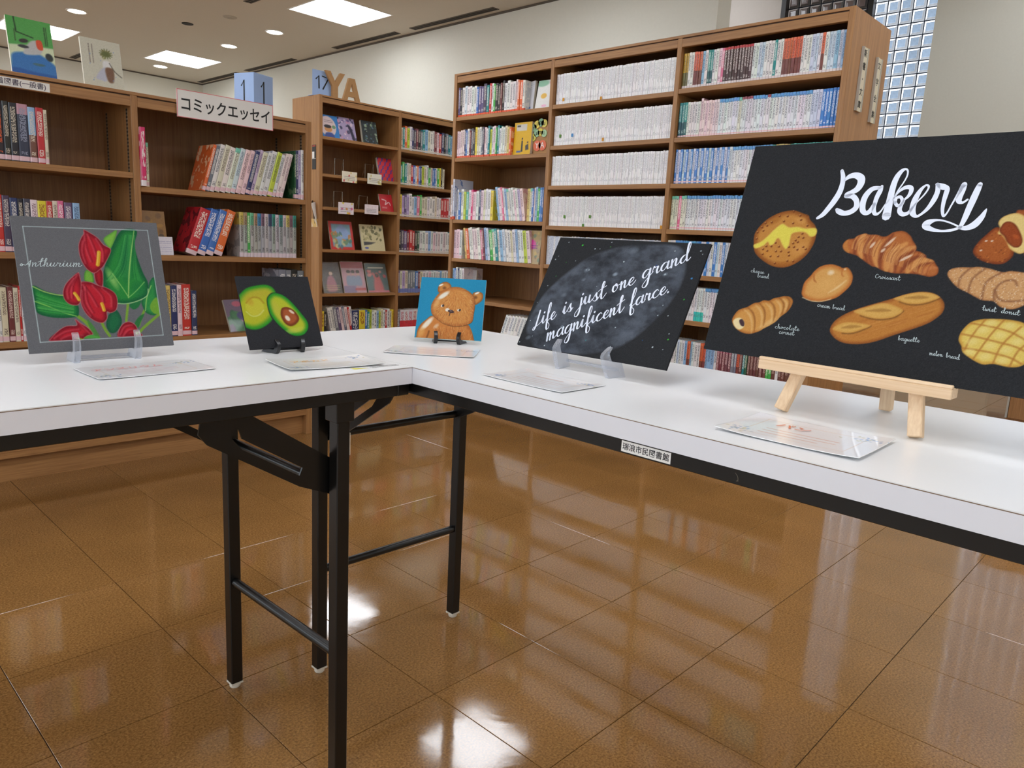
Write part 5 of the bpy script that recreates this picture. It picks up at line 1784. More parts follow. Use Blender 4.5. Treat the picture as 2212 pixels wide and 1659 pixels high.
# chocolate cornet
m = cv.fill(z((120, 1400), (140, 1340), (200, 1270), (300, 1235), (380, 1190), (440, 1180), (500, 1155), (560, 1160), (620, 1130), (680, 1120), (740, 1105), (810, 1115), (845, 1160), (830, 1220), (780, 1290), (700, 1350), (640, 1410), (560, 1460), (500, 1490), (430, 1530), (320, 1555), (220, 1530), (150, 1470)), (220, 158, 82), edge=(186, 116, 52), rim=10)
cv.blob(z((560, 1430))[0], 40, 10, .65, (240, 192, 122), .8, m)
for pp in (((300, 1236), (365, 1300), (392, 1400), (385, 1520)), ((440, 1182), (500, 1260), (512, 1350), (495, 1450)), ((560, 1160), (618, 1220), (632, 1310), (612, 1400)), ((680, 1122), (730, 1180), (736, 1240), (716, 1310)), ((765, 1110), (805, 1160), (798, 1225), (775, 1280))):
    cv.stroke(z(*pp), [1.2, 2.2, 2, 1], (140, 84, 38), .7, 2.0, m)
    cv.stroke(z(*[(a - 36, b_ + 30) for a, b_ in pp]), [1, 2.4, 2, 1], (244, 206, 146), .55, 2.2, m)
cv.fill(z((128, 1410), (160, 1370), (220, 1362), (262, 1400), (265, 1470), (210, 1508), (155, 1480)), (250, 228, 176), edge=(232, 190, 120), rim=3, clip=m)
cv.fill(z((205, 1395), (240, 1380), (265, 1420), (258, 1465), (220, 1450)), (76, 54, 60), clip=m)
# croissant
z = Z(1780, 470, 7.9)
m = cv.fill(z((320, 490), (350, 420), (420, 370), (510, 360), (580, 310), (700, 275), (780, 295), (900, 295), (1000, 325), (1080, 315), (1180, 255), (1310, 230), (1400, 250), (1480, 320), (1520, 400), (1560, 460), (1580, 530), (1570, 565), (1650, 590), (1740, 650), (1750, 690), (1860, 730), (1910, 800), (1955, 880), (1940, 960), (1880, 1000), (1780, 1010), (1680, 985), (1560, 965), (1400, 955), (1250, 955), (1140, 940), (1000, 905), (900, 850), (820, 830), (700, 750), (620, 690), (540, 640), (430, 610), (350, 560)), (190, 112, 58), edge=(164, 88, 44), rim=6)
LT, DK, GL_ = (226, 158, 90), (142, 72, 42), (240, 206, 178)
for pp, r, c in ((((700, 275), (640, 400), (620, 560), (640, 700)), 6, LT), (((520, 360), (540, 440), (520, 620)), 4, DK), (((800, 300), (730, 450), (700, 600), (740, 760)), 3.4, DK), (((960, 400), (890, 560), (880, 700), (910, 850)), 6, LT), (((860, 330), (800, 520), (780, 700), (840, 830)), 4, (160, 86, 50)), (((1180, 290), (1030, 500), (960, 700), (960, 880)), 5, DK), (((1400, 450), (1200, 580), (1100, 750), (1060, 910)), 9, LT), (((1560, 500), (1340, 580), (1200, 720), (1150, 930)), 7, (214, 146, 86)), (((1570, 570), (1380, 650), (1240, 780), (1210, 940)), 4, DK), (((1740, 660), (1540, 700), (1380, 830), (1300, 950)), 5, DK), (((1850, 740), (1650, 740), (1480, 850), (1420, 950)), 7, LT), (((1870, 770), (1700, 800), (1560, 880), (1540, 960)), 3, DK), (((1930, 860), (1800, 860), (1690, 930), (1680, 980)), 4, (206, 128, 76)), (((400, 400), (360, 480), (400, 580)), 5, (206, 134, 66))):
    cv.stroke(z(*pp), [r * .5, r, r, r * .5], c, .9, 2.2, m)
for k in range(110):
    a = random.uniform(0, 1)
    x = 480 + a * 1300
    y = 330 + a * 480
    cv.stroke(z((x + 140, y - 90 + random.uniform(-60, 60)), (x + 20, y + 60), (x - 20, y + 190)), .7, random.choice([LT, DK, (232, 176, 116)]), .5, .8, m)
for c, l, an in (((830, 470), 10, 1.05), ((1130, 420), 18, .9), ((1400, 690), 17, .6), ((1010, 560), 7, .9)):
    cv.blob(z(c)[0], l, 3.6, an, GL_, .95, m, 1.6)
# baguette
z = Z(1780, 600, 5.12)
m = cv.fill(z((65, 580), (110, 490), (200, 420), (330, 360), (480, 310), (640, 265), (760, 230), (900, 185), (1050, 158), (1180, 165), (1270, 205), (1325, 270), (1330, 340), (1290, 410), (1180, 490), (1050, 545), (900, 595), (760, 640), (620, 690), (480, 725), (330, 735), (200, 715), (110, 660)), (200, 132, 60), edge=(160, 94, 42), rim=10)
for k in range(50):
    a = random.random()
    x = 100 + a * 1000
    y = 640 - a * 260 + random.uniform(-90, 70)
    cv.stroke(z((x, y), (x + 180, y - 55)), .7, random.choice([(220, 156, 82), (176, 106, 48), (206, 138, 70)]), .5, .8, m)
for pp in (((95, 565), (200, 500), (300, 490), (400, 500), (515, 530), (400, 580), (300, 608), (200, 605)), ((330, 370), (480, 320), (640, 280), (760, 300), (875, 362), (780, 430), (640, 455), (520, 445), (400, 410)), ((770, 230), (900, 185), (1050, 160), (1190, 170), (1282, 215), (1180, 260), (1050, 290), (920, 285), (830, 255))):
    cv.stroke(z(*[(a + 4, b_ + 9) for a, b_ in pp[4:]]), 1.6, (124, 86, 40), .8, 1.6, m)
    mm = cv.fill(z(*pp), (228, 178, 94), edge=(216, 160, 78), rim=5, clip=m)
    cx, cy = sum(p[0] for p in pp) / 8.3, sum(p[1] for p in pp) / 8.6
    cv.stroke(z(*[(pp[0][0] * .75 + pp[4][0] * .25, pp[0][1] * .7 + pp[4][1] * .3), ((pp[2][0] + pp[6][0]) / 2, (pp[2][1] + pp[6][1]) / 2 - 8), (pp[0][0] * .25 + pp[4][0] * .75, pp[0][1] * .3 + pp[4][1] * .7)]), [1, 4, 1], (176, 128, 62), .8, 2, mm)
# twisted doughnut
z = Z(2000, 420, 4.368)
m = cv.fill(z((205, 760), (230, 710), (310, 690), (430, 690), (500, 685), (600, 700), (720, 735), (800, 725), (926, 740), (1000, 780), (1020, 880), (980, 1000), (900, 1060), (800, 1085), (700, 1060), (640, 1010), (540, 1000), (470, 970), (400, 930), (310, 885), (250, 830)), (218, 166, 112), edge=(196, 136, 84), rim=6)
for pp in (((430, 690), (330, 780), (305, 880)), ((560, 700), (440, 800), (400, 920)), ((720, 735), (570, 830), (530, 990)), ((860, 860), (830, 810), (720, 830), (660, 900), (690, 990), (800, 1010), (926, 1000)), ((650, 900), (640, 960), (650, 1010))):
    cv.stroke(z(*pp), 1.9, (140, 92, 62), .75, 1.8, m)
sg = RNG.random((500, 2))
for a, b_ in sg:
    cv.blob(z((220 + a * 780, 690 + b_ * 380))[0], .9, .9, 0, (248, 226, 196) if (a * 97) % 1 > .35 else (160, 110, 76), .8, m, 2)
# filled chocolate pastry
m = cv.fill(z((445, 545), (480, 470), (560, 390), (680, 310), (800, 420), (830, 560), (760, 640), (680, 660), (580, 645), (500, 610)), (176, 96, 44), edge=(132, 62, 30), rim=9)
for k in range(60):
    a, b_ = random.uniform(460, 800), random.uniform(360, 640)
    cv.blob(z((a, b_))[0], random.uniform(1, 2.4), 1.2, random.random(), random.choice([(214, 130, 62), (110, 52, 26), (150, 76, 36)]), .8, m, 2)
for c in ((570, 440), (625, 440), (520, 530)):
    cv.blob(z(c)[0], 3, 2, .3, (246, 226, 206), .9, m, 1.5)
cv.fill(z((850, 190), (926, 145), (1010, 130), (1080, 250), (1060, 480), (1000, 560), (926, 565)), (168, 92, 46), edge=(140, 70, 34), rim=5)
m = cv.fill(z((685, 270), (720, 220), (800, 185), (880, 180), (950, 230), (975, 380), (950, 520), (900, 560), (850, 550), (790, 510), (760, 450), (720, 390), (680, 370), (700, 320)), (240, 212, 136), edge=(226, 184, 104), rim=4)
m = cv.fill(z((700, 325), (740, 268), (800, 258), (860, 300), (912, 420), (890, 490), (830, 500), (770, 455), (740, 400), (700, 360)), (156, 72, 32), edge=(126, 58, 30), rim=5)
cv.blob(z((850, 400))[0], 8, 5, -.6, (196, 96, 44), .8, m)
# melon bread
m = cv.fill(z((310, 1370), (340, 1290), (420, 1210), (520, 1180), (640, 1175), (800, 1185), (926, 1215), (1020, 1290), (1040, 1400), (1000, 1540), (900, 1620), (780, 1630), (640, 1600), (540, 1605), (440, 1560), (350, 1490), (335, 1430)), (236, 206, 106), edge=(214, 164, 70), rim=9)
for pp in (((560, 1185), (440, 1330), (365, 1470)), ((740, 1185), (600, 1340), (450, 1550)), ((900, 1250), (720, 1420), (630, 1600)), ((1010, 1370), (870, 1480), (790, 1625)), ((420, 1215), (620, 1250), (800, 1300), (926, 1370), (1030, 1450)), ((330, 1315), (500, 1350), (700, 1400), (850, 1440), (1000, 1520)), ((345, 1450), (520, 1475), (680, 1510), (800, 1545), (900, 1600))):
    cv.stroke(z(*pp), 1.5, (188, 126, 56), .9, 1.6, m)
for c in ((540, 1280), (700, 1330), (440, 1390), (610, 1430), (790, 1240), (860, 1390), (560, 1530), (760, 1470), (410, 1490), (720, 1570), (620, 1210), (930, 1300)):
    cv.blob(z(c)[0], 13, 9, .3, (248, 228, 146), .7, m)
cv.build('painted_surface', art_matte, t, .0004, gain=PIGMENT)
# title brushed in white: (x, y, half width)
zb_ = Z(1740, 350, 5.395)
BAK = [
    [(428, 104, 20), (440, 170, 27), (434, 250, 30), (402, 350, 35), (342, 450, 37), (272, 540, 34), (205, 615, 29), (142, 655, 18)],
    [(462, 215, 14), (515, 172, 30), (590, 158, 38), (648, 190, 44), (648, 250, 43), (608, 315, 38), (545, 355, 32), (490, 385, 36), (474, 400, 24)],
    [(478, 402, 24), (550, 402, 32), (596, 455, 31), (592, 530, 33), (530, 582, 33), (450, 600, 31), (392, 578, 33), (368, 556, 20)],
    [(858, 303, 22), (780, 318, 30), (712, 385, 35), (674, 470, 35), (668, 560, 33), (702, 598, 27), (752, 575, 28), (805, 490, 20)],
    [(893, 285, 17), (872, 340, 28), (832, 420, 27), (802, 520, 23), (802, 590, 24), (832, 610, 18), (880, 575, 10), (930, 500, 8), (980, 440, 7)],
    [(944, 636, 50), (960, 560, 45), (985, 450, 39), (1010, 340, 35), (1040, 240, 33), (1080, 160, 30), (1130, 103, 22), (1175, 86, 12), (1195, 110, 10), (1185, 170, 9), (1140, 250, 8), (1090, 320, 8), (1050, 390, 7), (1022, 450, 7)],
    [(1025, 430, 9), (1080, 360, 11), (1140, 312, 20), (1200, 294, 26), (1236, 312, 25), (1226, 362, 23), (1190, 412, 16), (1145, 446, 11)],
    [(1046, 472, 18), (1060, 424, 18), (1108, 410, 18), (1130, 450, 18), (1112, 500, 20), (1072, 510, 19), (1046, 475, 18)],
    [(1150, 455, 14), (1110, 520, 22), (1098, 575, 26), (1135, 612, 26), (1195, 597, 20), (1245, 540, 14)],
    [(1240, 545, 14), (1300, 472, 8), (1380, 390, 9), (1430, 320, 10), (1436, 282, 12), (1402, 276, 12), (1342, 332, 22), (1284, 430, 32), (1252, 530, 33), (1252, 600, 32), (1292, 636, 18), (1350, 610, 15), (1430, 540, 22), (1500, 440, 28), (1540, 350, 26), (1546, 290, 25), (1540, 262, 20)],
    [(1535, 262, 18), (1598, 290, 34), (1652, 312, 26), (1640, 372, 26), (1614, 460, 22), (1598, 560, 18), (1610, 632, 14), (1650, 596, 9), (1700, 510, 9), (1750, 425, 11), (1800, 345, 18), (1838, 280, 24)],
    [(1852, 266, 30), (1832, 325, 33), (1800, 400, 32), (1790, 458, 28), (1832, 476, 14), (1890, 440, 11)],
    [(2036, 264, 26), (2010, 320, 32), (1960, 430, 35), (1910, 540, 33), (1862, 650, 29), (1822, 730, 22), (1797, 770, 18)],
    [(1800, 768, 18), (1880, 770, 28), (1970, 732, 38), (2050, 650, 30), (2094, 580, 16), (2110, 552, 7)],
    [(1797, 768, 14), (1700, 797, 16), (1580, 806, 13), (1470, 787, 24), (1404, 750, 38), (1428, 712, 38), (1510, 682, 16), (1600, 685, 10), (1700, 715, 9), (1790, 757, 10)],
]
bk = MB()
u0 = np.array(loc((1900, 420)))
um = loc.unit
for st in BAK:
    pts = crom(st, False, 6)
    ribbon(bk, [np.array(loc(zb_(p[:2])[0])) for p in pts], [p[2] / 5.395 * um * 1.02 for p in pts], I4, .0008)
bk.build('title_lettering', white_paint, t, label='large white brush script reading Bakery')
wb = MB()
kw3 = dict(toM=I4, loc=loc, up=(.05, -1.0), thin=.075, thick=.11)
for tx, p0, p1, xh in (('cheese', (1622.5, 588), (1651, 592), 4.2), ('bread', (1637, 599.5), (1661, 602), 4.2), ('chocolate', (1674.5, 709), (1727, 715.5), 4.6), ('cornet', (1683, 720.5), (1716, 725), 4.6), ('cream', (1766, 662.5), (1794, 667), 4.6), ('bread', (1799, 667.5), (1825, 671), 4.4), ('Croissant', (1891, 601), (1945, 606.5), 4.6), ('baguette', (1940.5, 735), (1987, 740), 4.6), ('twist', (2122.5, 670.5), (2152, 675), 5), ('donut', (2163, 676), (2203, 682), 5), ('melon', (2008, 767), (2037, 771), 4.8), ('bread', (2044, 772), (2073, 777.5), 4.8)):
    word(wb, tx, p0, p1, xh, **kw3)
wb.build('caption_lettering', grey_chalk, t, label='small pale handwritten bread names')

# ------------------------------------------------------------------ stands under the boards
def plate_stand(name, label, pose, zb, half, th, mat, hook, back, bar, splay=0.0, bulge=.006):
    """two side plates with a hook in front and a rest behind, joined by bars; local x along the board, y away from the viewer"""
    x, y, yaw, tilt = pose
    t = thing(name, label, 'display stand', (x, y, TH), yaw)
    b = zb - TH
    tt = math.tan(tilt)
    # hook in front, notch for the board's lower edge, rest behind
    prof = [(-.008, 0), (-.010 - bulge * .5, b * .5), (-.011 - bulge, b + hook * .25), (-.010 - bulge * .8, b + hook * .6), (-.0065, b + hook), (-.004, b + hook * .94),
            (-.0062 - bulge * .3, b + hook * .55), (-.0058, b + .003), (-.003, b - .0012), (.006, b - .0012 - .0005),
            (.0085 + back * tt, b + back), (.0125 + back * tt, b + back), (.020, b * .8), (.030, 0.0)]
    prof2 = crom(prof[:6], False, 4) + [np.array(p) for p in prof[6:]]
    for s in (-1, 1):
        M = Matrix(((math.sin(splay * s), 0, math.cos(splay * s), s * half), (math.cos(splay * s), 0, -math.sin(splay * s), 0), (0, 1, 0, 0), (0, 0, 0, 1)))
        MB().prism([tuple(p) for p in prof2], -th / 2, th / 2, M).build('side_plate', mat, t, bevel=.0006 if mat is acrylic else .0008)
    for (yy, zz) in bar:
        MB().tube([(-half, yy, zz), (half, yy, zz)], .0028, 10).build('cross_bar', mat, t, smooth=True)
    return t


plate_stand('plate_stand', 'clear acrylic stand holding the grey anthurium board', POSE_ANTH, .7165, .042, .0085, acrylic, .028, .055, [(.016, .004)])
plate_stand('plate_stand', 'black plastic stand holding the avocado board', POSE_AVO, .7085, .025, .007, black_plastic, .016, .03, [(.012, .005)], .25, .004)
plate_stand('plate_stand', 'black plastic stand holding the teddy bear board', POSE_BEAR, .7085, .025, .007, black_plastic, .016, .03, [(.012, .005)], .25, .004)
plate_stand('plate_stand', 'clear acrylic stand with curved hooks under the moon board', POSE_LIFE, .728, .052, .008, acrylic, .022, .06, [(.018, .012)], .18, .012)

# wooden easel
x, y, yaw, tilt = POSE_BAK
ez = .768
t = thing('table_easel', 'small pale wooden easel holding the bakery board', 'easel', (x, y, TH), yaw)
Mi = (xf((x, y, TH), yaw)).inverted()
def loc3(p):
    return Mi @ Vector(p)
fl, fr_, rr = loc3((.216, -.518, TH)), loc3((.222, -.687, TH)), loc3((.350, -.609, TH))
apex_y = .014 + .30 * math.tan(tilt)
cxm = (fl.x + fr_.x) / 2
def bar_leg(a, b_, w, d, name, mat):
    a, b_ = Vector(a), Vector(b_)
    zz = (b_ - a).normalized()
    xx = Vector((1, 0, 0))
    yy = zz.cross(xx).normalized()
    xx = yy.cross(zz)
    M = Matrix(((xx.x, yy.x, zz.x, a.x), (xx.y, yy.y, zz.y, a.y), (xx.z, yy.z, zz.z, a.z), (0, 0, 0, 1)))
    MB().box(-w / 2, w / 2, -d / 2, d / 2, 0, (b_ - a).length, 0, M).build(name, mat, t, bevel=.0012)
y_f = .012
bar_leg((fl.x, y_f - .012, .002), (cxm - .018, y_f + .006 + .30 * math.tan(tilt), .302), .016, .013, 'front_leg', pine_z)
bar_leg((fr_.x, y_f - .012, .002), (cxm + .018, y_f + .006 + .30 * math.tan(tilt), .302), .016, .013, 'front_leg', pine_z)
bar_leg((rr.x, rr.y, .002), (cxm, y_f + .022 + .28 * math.tan(tilt), .285), .016, .012, 'rear_leg', pine_z)
xa = loc3(on_axis((1637, 792), 0, x - .01)).x
xb = loc3(on_axis((2061, 846), 0, x - .01)).x
eb = MB()
eb.box(xa, xb, -.014, .010, ez - TH - .013, ez - TH - .0005)
eb.box(xa, xb, -.014, -.0075, ez - TH - .0005, ez - TH + .0035)
eb.build('ledge', wood('pale_beech_across', (222, 186, 146), (243, 215, 180), 0, .5, .7), t, bevel=.001)
MB().box(cxm - .035, cxm + .035, y_f + .004 + .2 * math.tan(tilt), y_f + .014 + .2 * math.tan(tilt), .19, .212).build('cross_piece', pine, t, bevel=.001)

# ------------------------------------------------------------------ laminated cards
def card(label, quad, seed, title=None, tcol=(206, 110, 90), tint=(248, 248, 250), lift=.0012, blue=True):
    P = [on_axis(p, 2, TH + .001) for p in quad]            # front-left, back-left, back-right, front-right
    c = sum(P) / 4
    ax = (P[3] - P[0]) + (P[2] - P[1])
    yaw = math.atan2(ax[1], ax[0])
    w = np.linalg.norm(ax) / 2
    h_ = (np.linalg.norm(P[1] - P[0]) + np.linalg.norm(P[2] - P[3])) / 2
    t = thing('caption_card', label, 'card', (c[0], c[1], TH), yaw)
    r = random.Random(seed)
    cv = Canvas(w, h_, .0011, tint, None, 2)
    fr = (232, 190, 150)
    for a, b_ in (((.14, .18), (.86, .18)), ((.86, .18), (.86, .84)), ((.86, .84), (.14, .84)), ((.14, .84), (.14, .18))):
        cv.stroke([a, b_], .0025, fr, .7, .004, None, False)
    if blue:
        for cx_, cy_, s in ((.12, .80, 1), (.88, .22, 1.1)):
            for k in range(26):
                p = (cx_ + r.gauss(0, .045) * s, cy_ + r.gauss(0, .05) * s)
                cv.blob(p, .016, .010, r.random() * 3, r.choice([(96, 140, 206), (130, 170, 222), (180, 194, 214), (206, 200, 150)]), .9, None, 2)
    for k in range(3):
        yy = .52 + k * .1
        x_ = .24
        while x_ < .76 - .1 * (k == 2):
            l = r.uniform(.006, .02)
            cv.stroke([(x_, yy), (x_ + l, yy)], .008, tcol, .42, .006, None, False)
            x_ += l + .014
    if not title:
        x_ = .34
        while x_ < .66:
            l = r.uniform(.02, .04)
            cv.stroke([(x_, .34), (x_ + l, .34)], .013, tcol, .6, .01, None, False)
            x_ += l + .025
    bend = lambda X, Y: .0012 + lift * (np.abs(X) / (w / 2)) ** 3 * .8 + lift * .4 * ((Y - h_ / 2) / (h_ / 2)) ** 2
    o = cv.build('laminated_sheet', art_lam, t, 0.0, bend)
    o.location = (0, -h_ / 2, 0)
    sm = o.modifiers.new('thick', 'SOLIDIFY'); sm.thickness = .0006; sm.offset = -1
    o.data.polygons.foreach_set('use_smooth', [True] * len(o.data.polygons))
    if title:
        M = Matrix.Translation((-.02, h_ * .16, .0024 + lift * .1))
        text_mesh('title', title, h_ * .17, M, plain('card_print_%d' % seed, tcol, .5), t, 'CENTER', .0003)
    return t


card('laminated card in front of the anthurium board', [(215, 822), (157, 797), (404, 778), (468, 796)], 1, 'アンスリウム', (214, 140, 140))
card('laminated card in front of the avocado board', [(637, 804), (563, 779), (775, 770), (832, 786)], 2, 'アボカド', (216, 170, 100), (249, 249, 247), .003)
card('laminated card in front of the teddy bear board', [(828, 760), (852, 748), (1036, 757), (1024, 775)], 3, None, (214, 170, 160), (248, 248, 250), .0015)
card('laminated card in front of the moon board', [(1040, 810), (1138, 797), (1312, 835), (1210, 848)], 4, None, (216, 160, 140))
card('laminated card in front of the bakery board', [(1547, 927), (1637, 895), (1932, 954), (1856, 997)], 5, 'パン', (214, 120, 84), (249, 248, 250), .003)
t = thing('caption_card', 'laminated card lying at the far end of the left table', 'card', (-.585, .06, TH), .0)
MB().box(-.16, .0, -.04, .05, .0008, .0014).build('laminated_sheet', plain('card_white', (234, 236, 240), .25, .02, 20, coat=.6), t)

# ------------------------------------------------------------------ face-out books
def faceout(M, x, y, z, w, h_, th, tilt, label, paint, group=None, bg=(200, 200, 200), filmed=False, name='picture_book', cat='book', yaw=0.0, step=.0022, spine=(214, 206, 190)):
    t = thing(name, label, cat, group=group)
    t.matrix_world = M @ Matrix.Translation((x, y, z + .0005)) @ Matrix.Rotation(yaw, 4, 'Z') @ Matrix.Rotation(math.pi / 2 - tilt, 4, 'X')
    # local: x right, y up the cover, z towards the viewer
    MB().box(-w / 2, w / 2, 0, h_, -th, -.0002).build('book_block', plain('cover_edge_%d_%d_%d' % spine, spine, .6), t, bevel=.0005)
    cv = Canvas(w, h_, step, bg, None, 3)
    paint(cv)
    cv.build('front_cover', art_gloss, t, 0.0)
    if filmed:
        MB().box(-w / 2 - .004, w / 2 + .004, -.0005 * 0, h_ + .006, .0012, .0018).build('plastic_sleeve', plastic_film, t)
    return t


def scatter(cv, cols, n, seed, box=(0, 0, 1, 1), r=(.03, .12)):
    q = random.Random(seed)
    for k in range(n):
        cv.blob((q.uniform(box[0], box[2]), q.uniform(box[1], box[3])), q.uniform(*r), q.uniform(*r), q.random() * 3, q.choice(cols), .85, None, 2)


def lines(cv, box, n, col, vertical=False, r=.012):
    q = random.Random(n)
    for k in range(n):
        f = (k + .5) / n
        a, b_ = 0.0, 0.0
        while a < 1:
            l = q.uniform(.06, .14)
            if vertical:
                xx = box[0] + (box[2] - box[0]) * f
                cv.stroke([(xx, box[1] + (box[3] - box[1]) * a), (xx, box[1] + (box[3] - box[1]) * min(1, a + l * .6))], r, col, .9, .006, None, False)
            else:
                yy = box[1] + (box[3] - box[1]) * f
                cv.stroke([(box[0] + (box[2] - box[0]) * a, yy), (box[0] + (box[2] - box[0]) * min(1, a + l * .6), yy)], r, col, .9, .006, None, False)
            a += l


# two picture books standing on top of the island case
def p_green(c):
    c.fill([(0, .5), (.3, .47), (1, .45), (1.1, 1.1), (-.1, 1.1)], (216, 226, 190), .02, smooth=False)
    c.fill([(.05, .66), (.3, .6), (.6, .58), (.95, .72), (1.1, .9), (1, 1.1), (-.1, 1.1), (.0, .85)], (52, 120, 190), .03)
    c.fill([(.0, .9), (.5, .92), (1.1, .95), (1.1, 1.1), (-.1, 1.1)], (30, 92, 168), .02)
    c.fill([(.3, .62), (.45, .42), (.6, .36), (.72, .4), (.72, .56), (.55, .62)], (196, 196, 196), .02)
    c.fill([(.62, .36), (.74, .35), (.76, .5), (.64, .5)], (222, 84, 52), .01)
    c.blob((.34, .4), .12, .06, .2, (54, 50, 50), 1, None, 2)
    c.blob((.32, .5), .14, .05, 0, (50, 54, 60), 1, None, 2)
    c.blob((.88, .62), .10, .12, .3, (40, 52, 54), 1, None, 2)
    c.blob((.62, .78), .16, .04, 0, (70, 110, 120), 1, None, 2)
    c.stroke([(.18, .0), (.2, .26), (.56, .32)], .014, (30, 50, 34), 1, .008, None, False)
    lines(c, (.82, .1, .9, .42), 2, (40, 60, 40), True)
    lines(c, (.12, .22, .2, .42), 1, (60, 90, 50), True)


def p_dress(c):
    scatter(c, [(170, 170, 120), (150, 140, 90)], 6, 4, (.5, .2, .72, .36), (.03, .07))
    c.blob((.62, .28), .14, .08, 0, (120, 122, 70), 1, None, 2)
    for k in range(14):
        a = k * .45
        c.stroke([(.62, .28), (.62 + .16 * math.cos(a), .27 + .1 * math.sin(a))], .012, (96, 104, 52), .9, .01, None, False)
    c.fill([(.52, .44), (.66, .42), (.72, .5), (.66, .6), (.52, .58)], (226, 226, 226), .02)
    c.fill([(.3, .8), (.5, .58), (.66, .6), (.56, .84), (.42, .84)], (188, 190, 206), .02)
    c.fill([(.56, .58), (.76, .58), (.74, .84), (.6, .84)], (120, 84, 60), .02)
    c.stroke([(.68, .46), (.8, .62), (.96, .72)], .012, (70, 62, 50), .9, .008)
    lines(c, (.16, .12, .32, .5), 2, (130, 120, 110), True)
    scatter(c, [(120, 150, 200)], 8, 9, (.1, .15, .9, .9), (.012, .02))


Cm = left_case.M
x0, x1 = left_case.x((28, 158), .03)[0], left_case.x((126, 166), .03)[0]
faceout(Cm, (x0 + x1) / 2 - .002, .03, 1.3565, .128, .188, .012, math.radians(14), 'green and blue picture book standing upright on the island case', p_green, None, (86, 168, 84), spine=(226, 222, 206))
x0, x1 = left_case.x((183, 176), .03)[0], left_case.x((270, 187), .03)[0]
faceout(Cm, (x0 + x1) / 2, .03, 1.3565, .128, .166, .010, math.radians(12), 'beige book with a seated girl cover standing on the island case', p_dress, None, (206, 204, 186), spine=(222, 218, 204))
# gold book and white card on the middle shelf
def p_gold(c):
    scatter(c, [(120, 84, 30), (176, 128, 40), (60, 44, 26), (90, 60, 24)], 26, 5, r=(.06, .14))
x0, x1 = left_case.x((308, 520), .06)[0], left_case.x((358, 520), .06)[0]
faceout(Cm, (x0 + x1) / 2, .06, .788, x1 - x0 + .02, .165, .012, math.radians(12), 'gold patterned book facing out behind a white notice card', p_gold, None, (150, 106, 40))
def p_notice(c):
    lines(c, (.12, .2, .9, .85), 6, (150, 150, 190))
faceout(Cm, left_case.x((358, 548), .02)[0], .022, .788, .062, .068, .002, math.radians(8), 'small white notice card on the shelf by the gold book', p_notice, None, (226, 222, 232), name='notice_card', cat='card', spine=(226, 226, 230))
def p_frog(c):
    scatter(c, [(60, 120, 70), (40, 100, 60)], 10, 7, (0, .4, .7, 1), (.12, .25))
    scatter(c, [(200, 90, 110), (220, 120, 130), (70, 60, 120)], 9, 8, (.4, 0, 1, .6), (.1, .2))
x0 = left_case.x((500, 722), .05)[0]
faceout(Cm, x0 + .06, .05, .478, .13, .14, .01, math.radians(24), 'green and pink picture book tucked behind the avocado board', p_frog, None, (110, 90, 110), yaw=.12)

# display bay of the tall case
Cy = ya_case
def fo(px0, px1, yb, z, h_, tilt, label, paint, bg, film_=False, th=.012, dy=.05, group=None, grow=0.0, cat='book', name='display_book'):
    x0, x1 = Cy.x((px0, yb), dy)[0], Cy.x((px1, yb), dy)[0]
    x0 = max(x0, Cy.stiles[0][1] + .003)
    return faceout(Cy.M, (x0 + x1) / 2, dy, z, x1 - x0 - .002, h_, th, math.radians(tilt), label, paint, group, bg, film_, name, cat, step=.003)


def p_round(c):
    c.blob((.38, .5), .5, .56, 0, (226, 204, 204), 1, None, 6)
    c.blob((.38, .62), .24, .16, 0, (214, 150, 90), 1, None, 4)
    c.blob((.36, .5), .24, .10, 0, (40, 34, 40), 1, None, 3)
    c.blob((.72, .5), .12, .10, 0, (120, 160, 120), 1, None, 3)
    c.fill([(.15, 1), (.2, .8), (.5, .76), (.66, .84), (.66, 1)], (60, 80, 150), .03)
    lines(c, (.2, .2, .7, .34), 2, (120, 100, 110))
def p_lav(c):
    scatter(c, [(210, 150, 180), (120, 100, 150), (230, 210, 220), (70, 70, 100)], 40, 12)
    c.fill([(.55, .3), (.75, .4), (.9, .9), (.8, 1), (.66, .6)], (50, 46, 70), .03)
def p_night(c):
    scatter(c, [(60, 90, 70), (90, 120, 140), (160, 180, 150), (30, 40, 44)], 46, 13, r=(.03, .1))
fo(698, 735, 293, 1.563, .165, 16, 'blue book with a round portrait cover on the top display shelf', p_round, (54, 130, 200))
fo(735, 772, 300, 1.563, .172, 18, 'lavender illustrated book on the top display shelf', p_lav, (176, 160, 196))
fo(785, 818, 306, 1.563, .172, 14, 'dark thick book with green cover art on the display shelf', p_night, (44, 52, 56), th=.022)
def p_check(c):
    for a in range(-1, 4):
        for b_ in range(6):
            c.blob(((a + .5) / 3.2 + (.16 if b_ % 2 else 0), (b_ + .5) / 6), .15, .12, .78, (206, 44, 60), 1, None, 4)
fo(821, 855, 390, 1.309, .178, 16, 'book with red and blue diamond pattern on the second display shelf', p_check, (60, 60, 150), th=.02)
def p_red(c):
    c.stroke([(.2, .3), (.5, .38), (.4, .6), (.7, .45), (.8, .62)], .03, (240, 220, 220), .95, .02)
    lines(c, (.15, .72, .5, .82), 2, (230, 200, 200))
fo(823, 851, 456, 1.081, .135, 16, 'red book with white title on the third display shelf', p_red, (196, 34, 48), dy=.04)
def p_blue2(c):
    lines(c, (.5, .2, .9, .8), 3, (230, 236, 244), True)
fo(843, 860, 455, 1.081, .172, 8, 'tall blue book standing behind the red one', p_blue2, (34, 100, 180), dy=.09, th=.014)
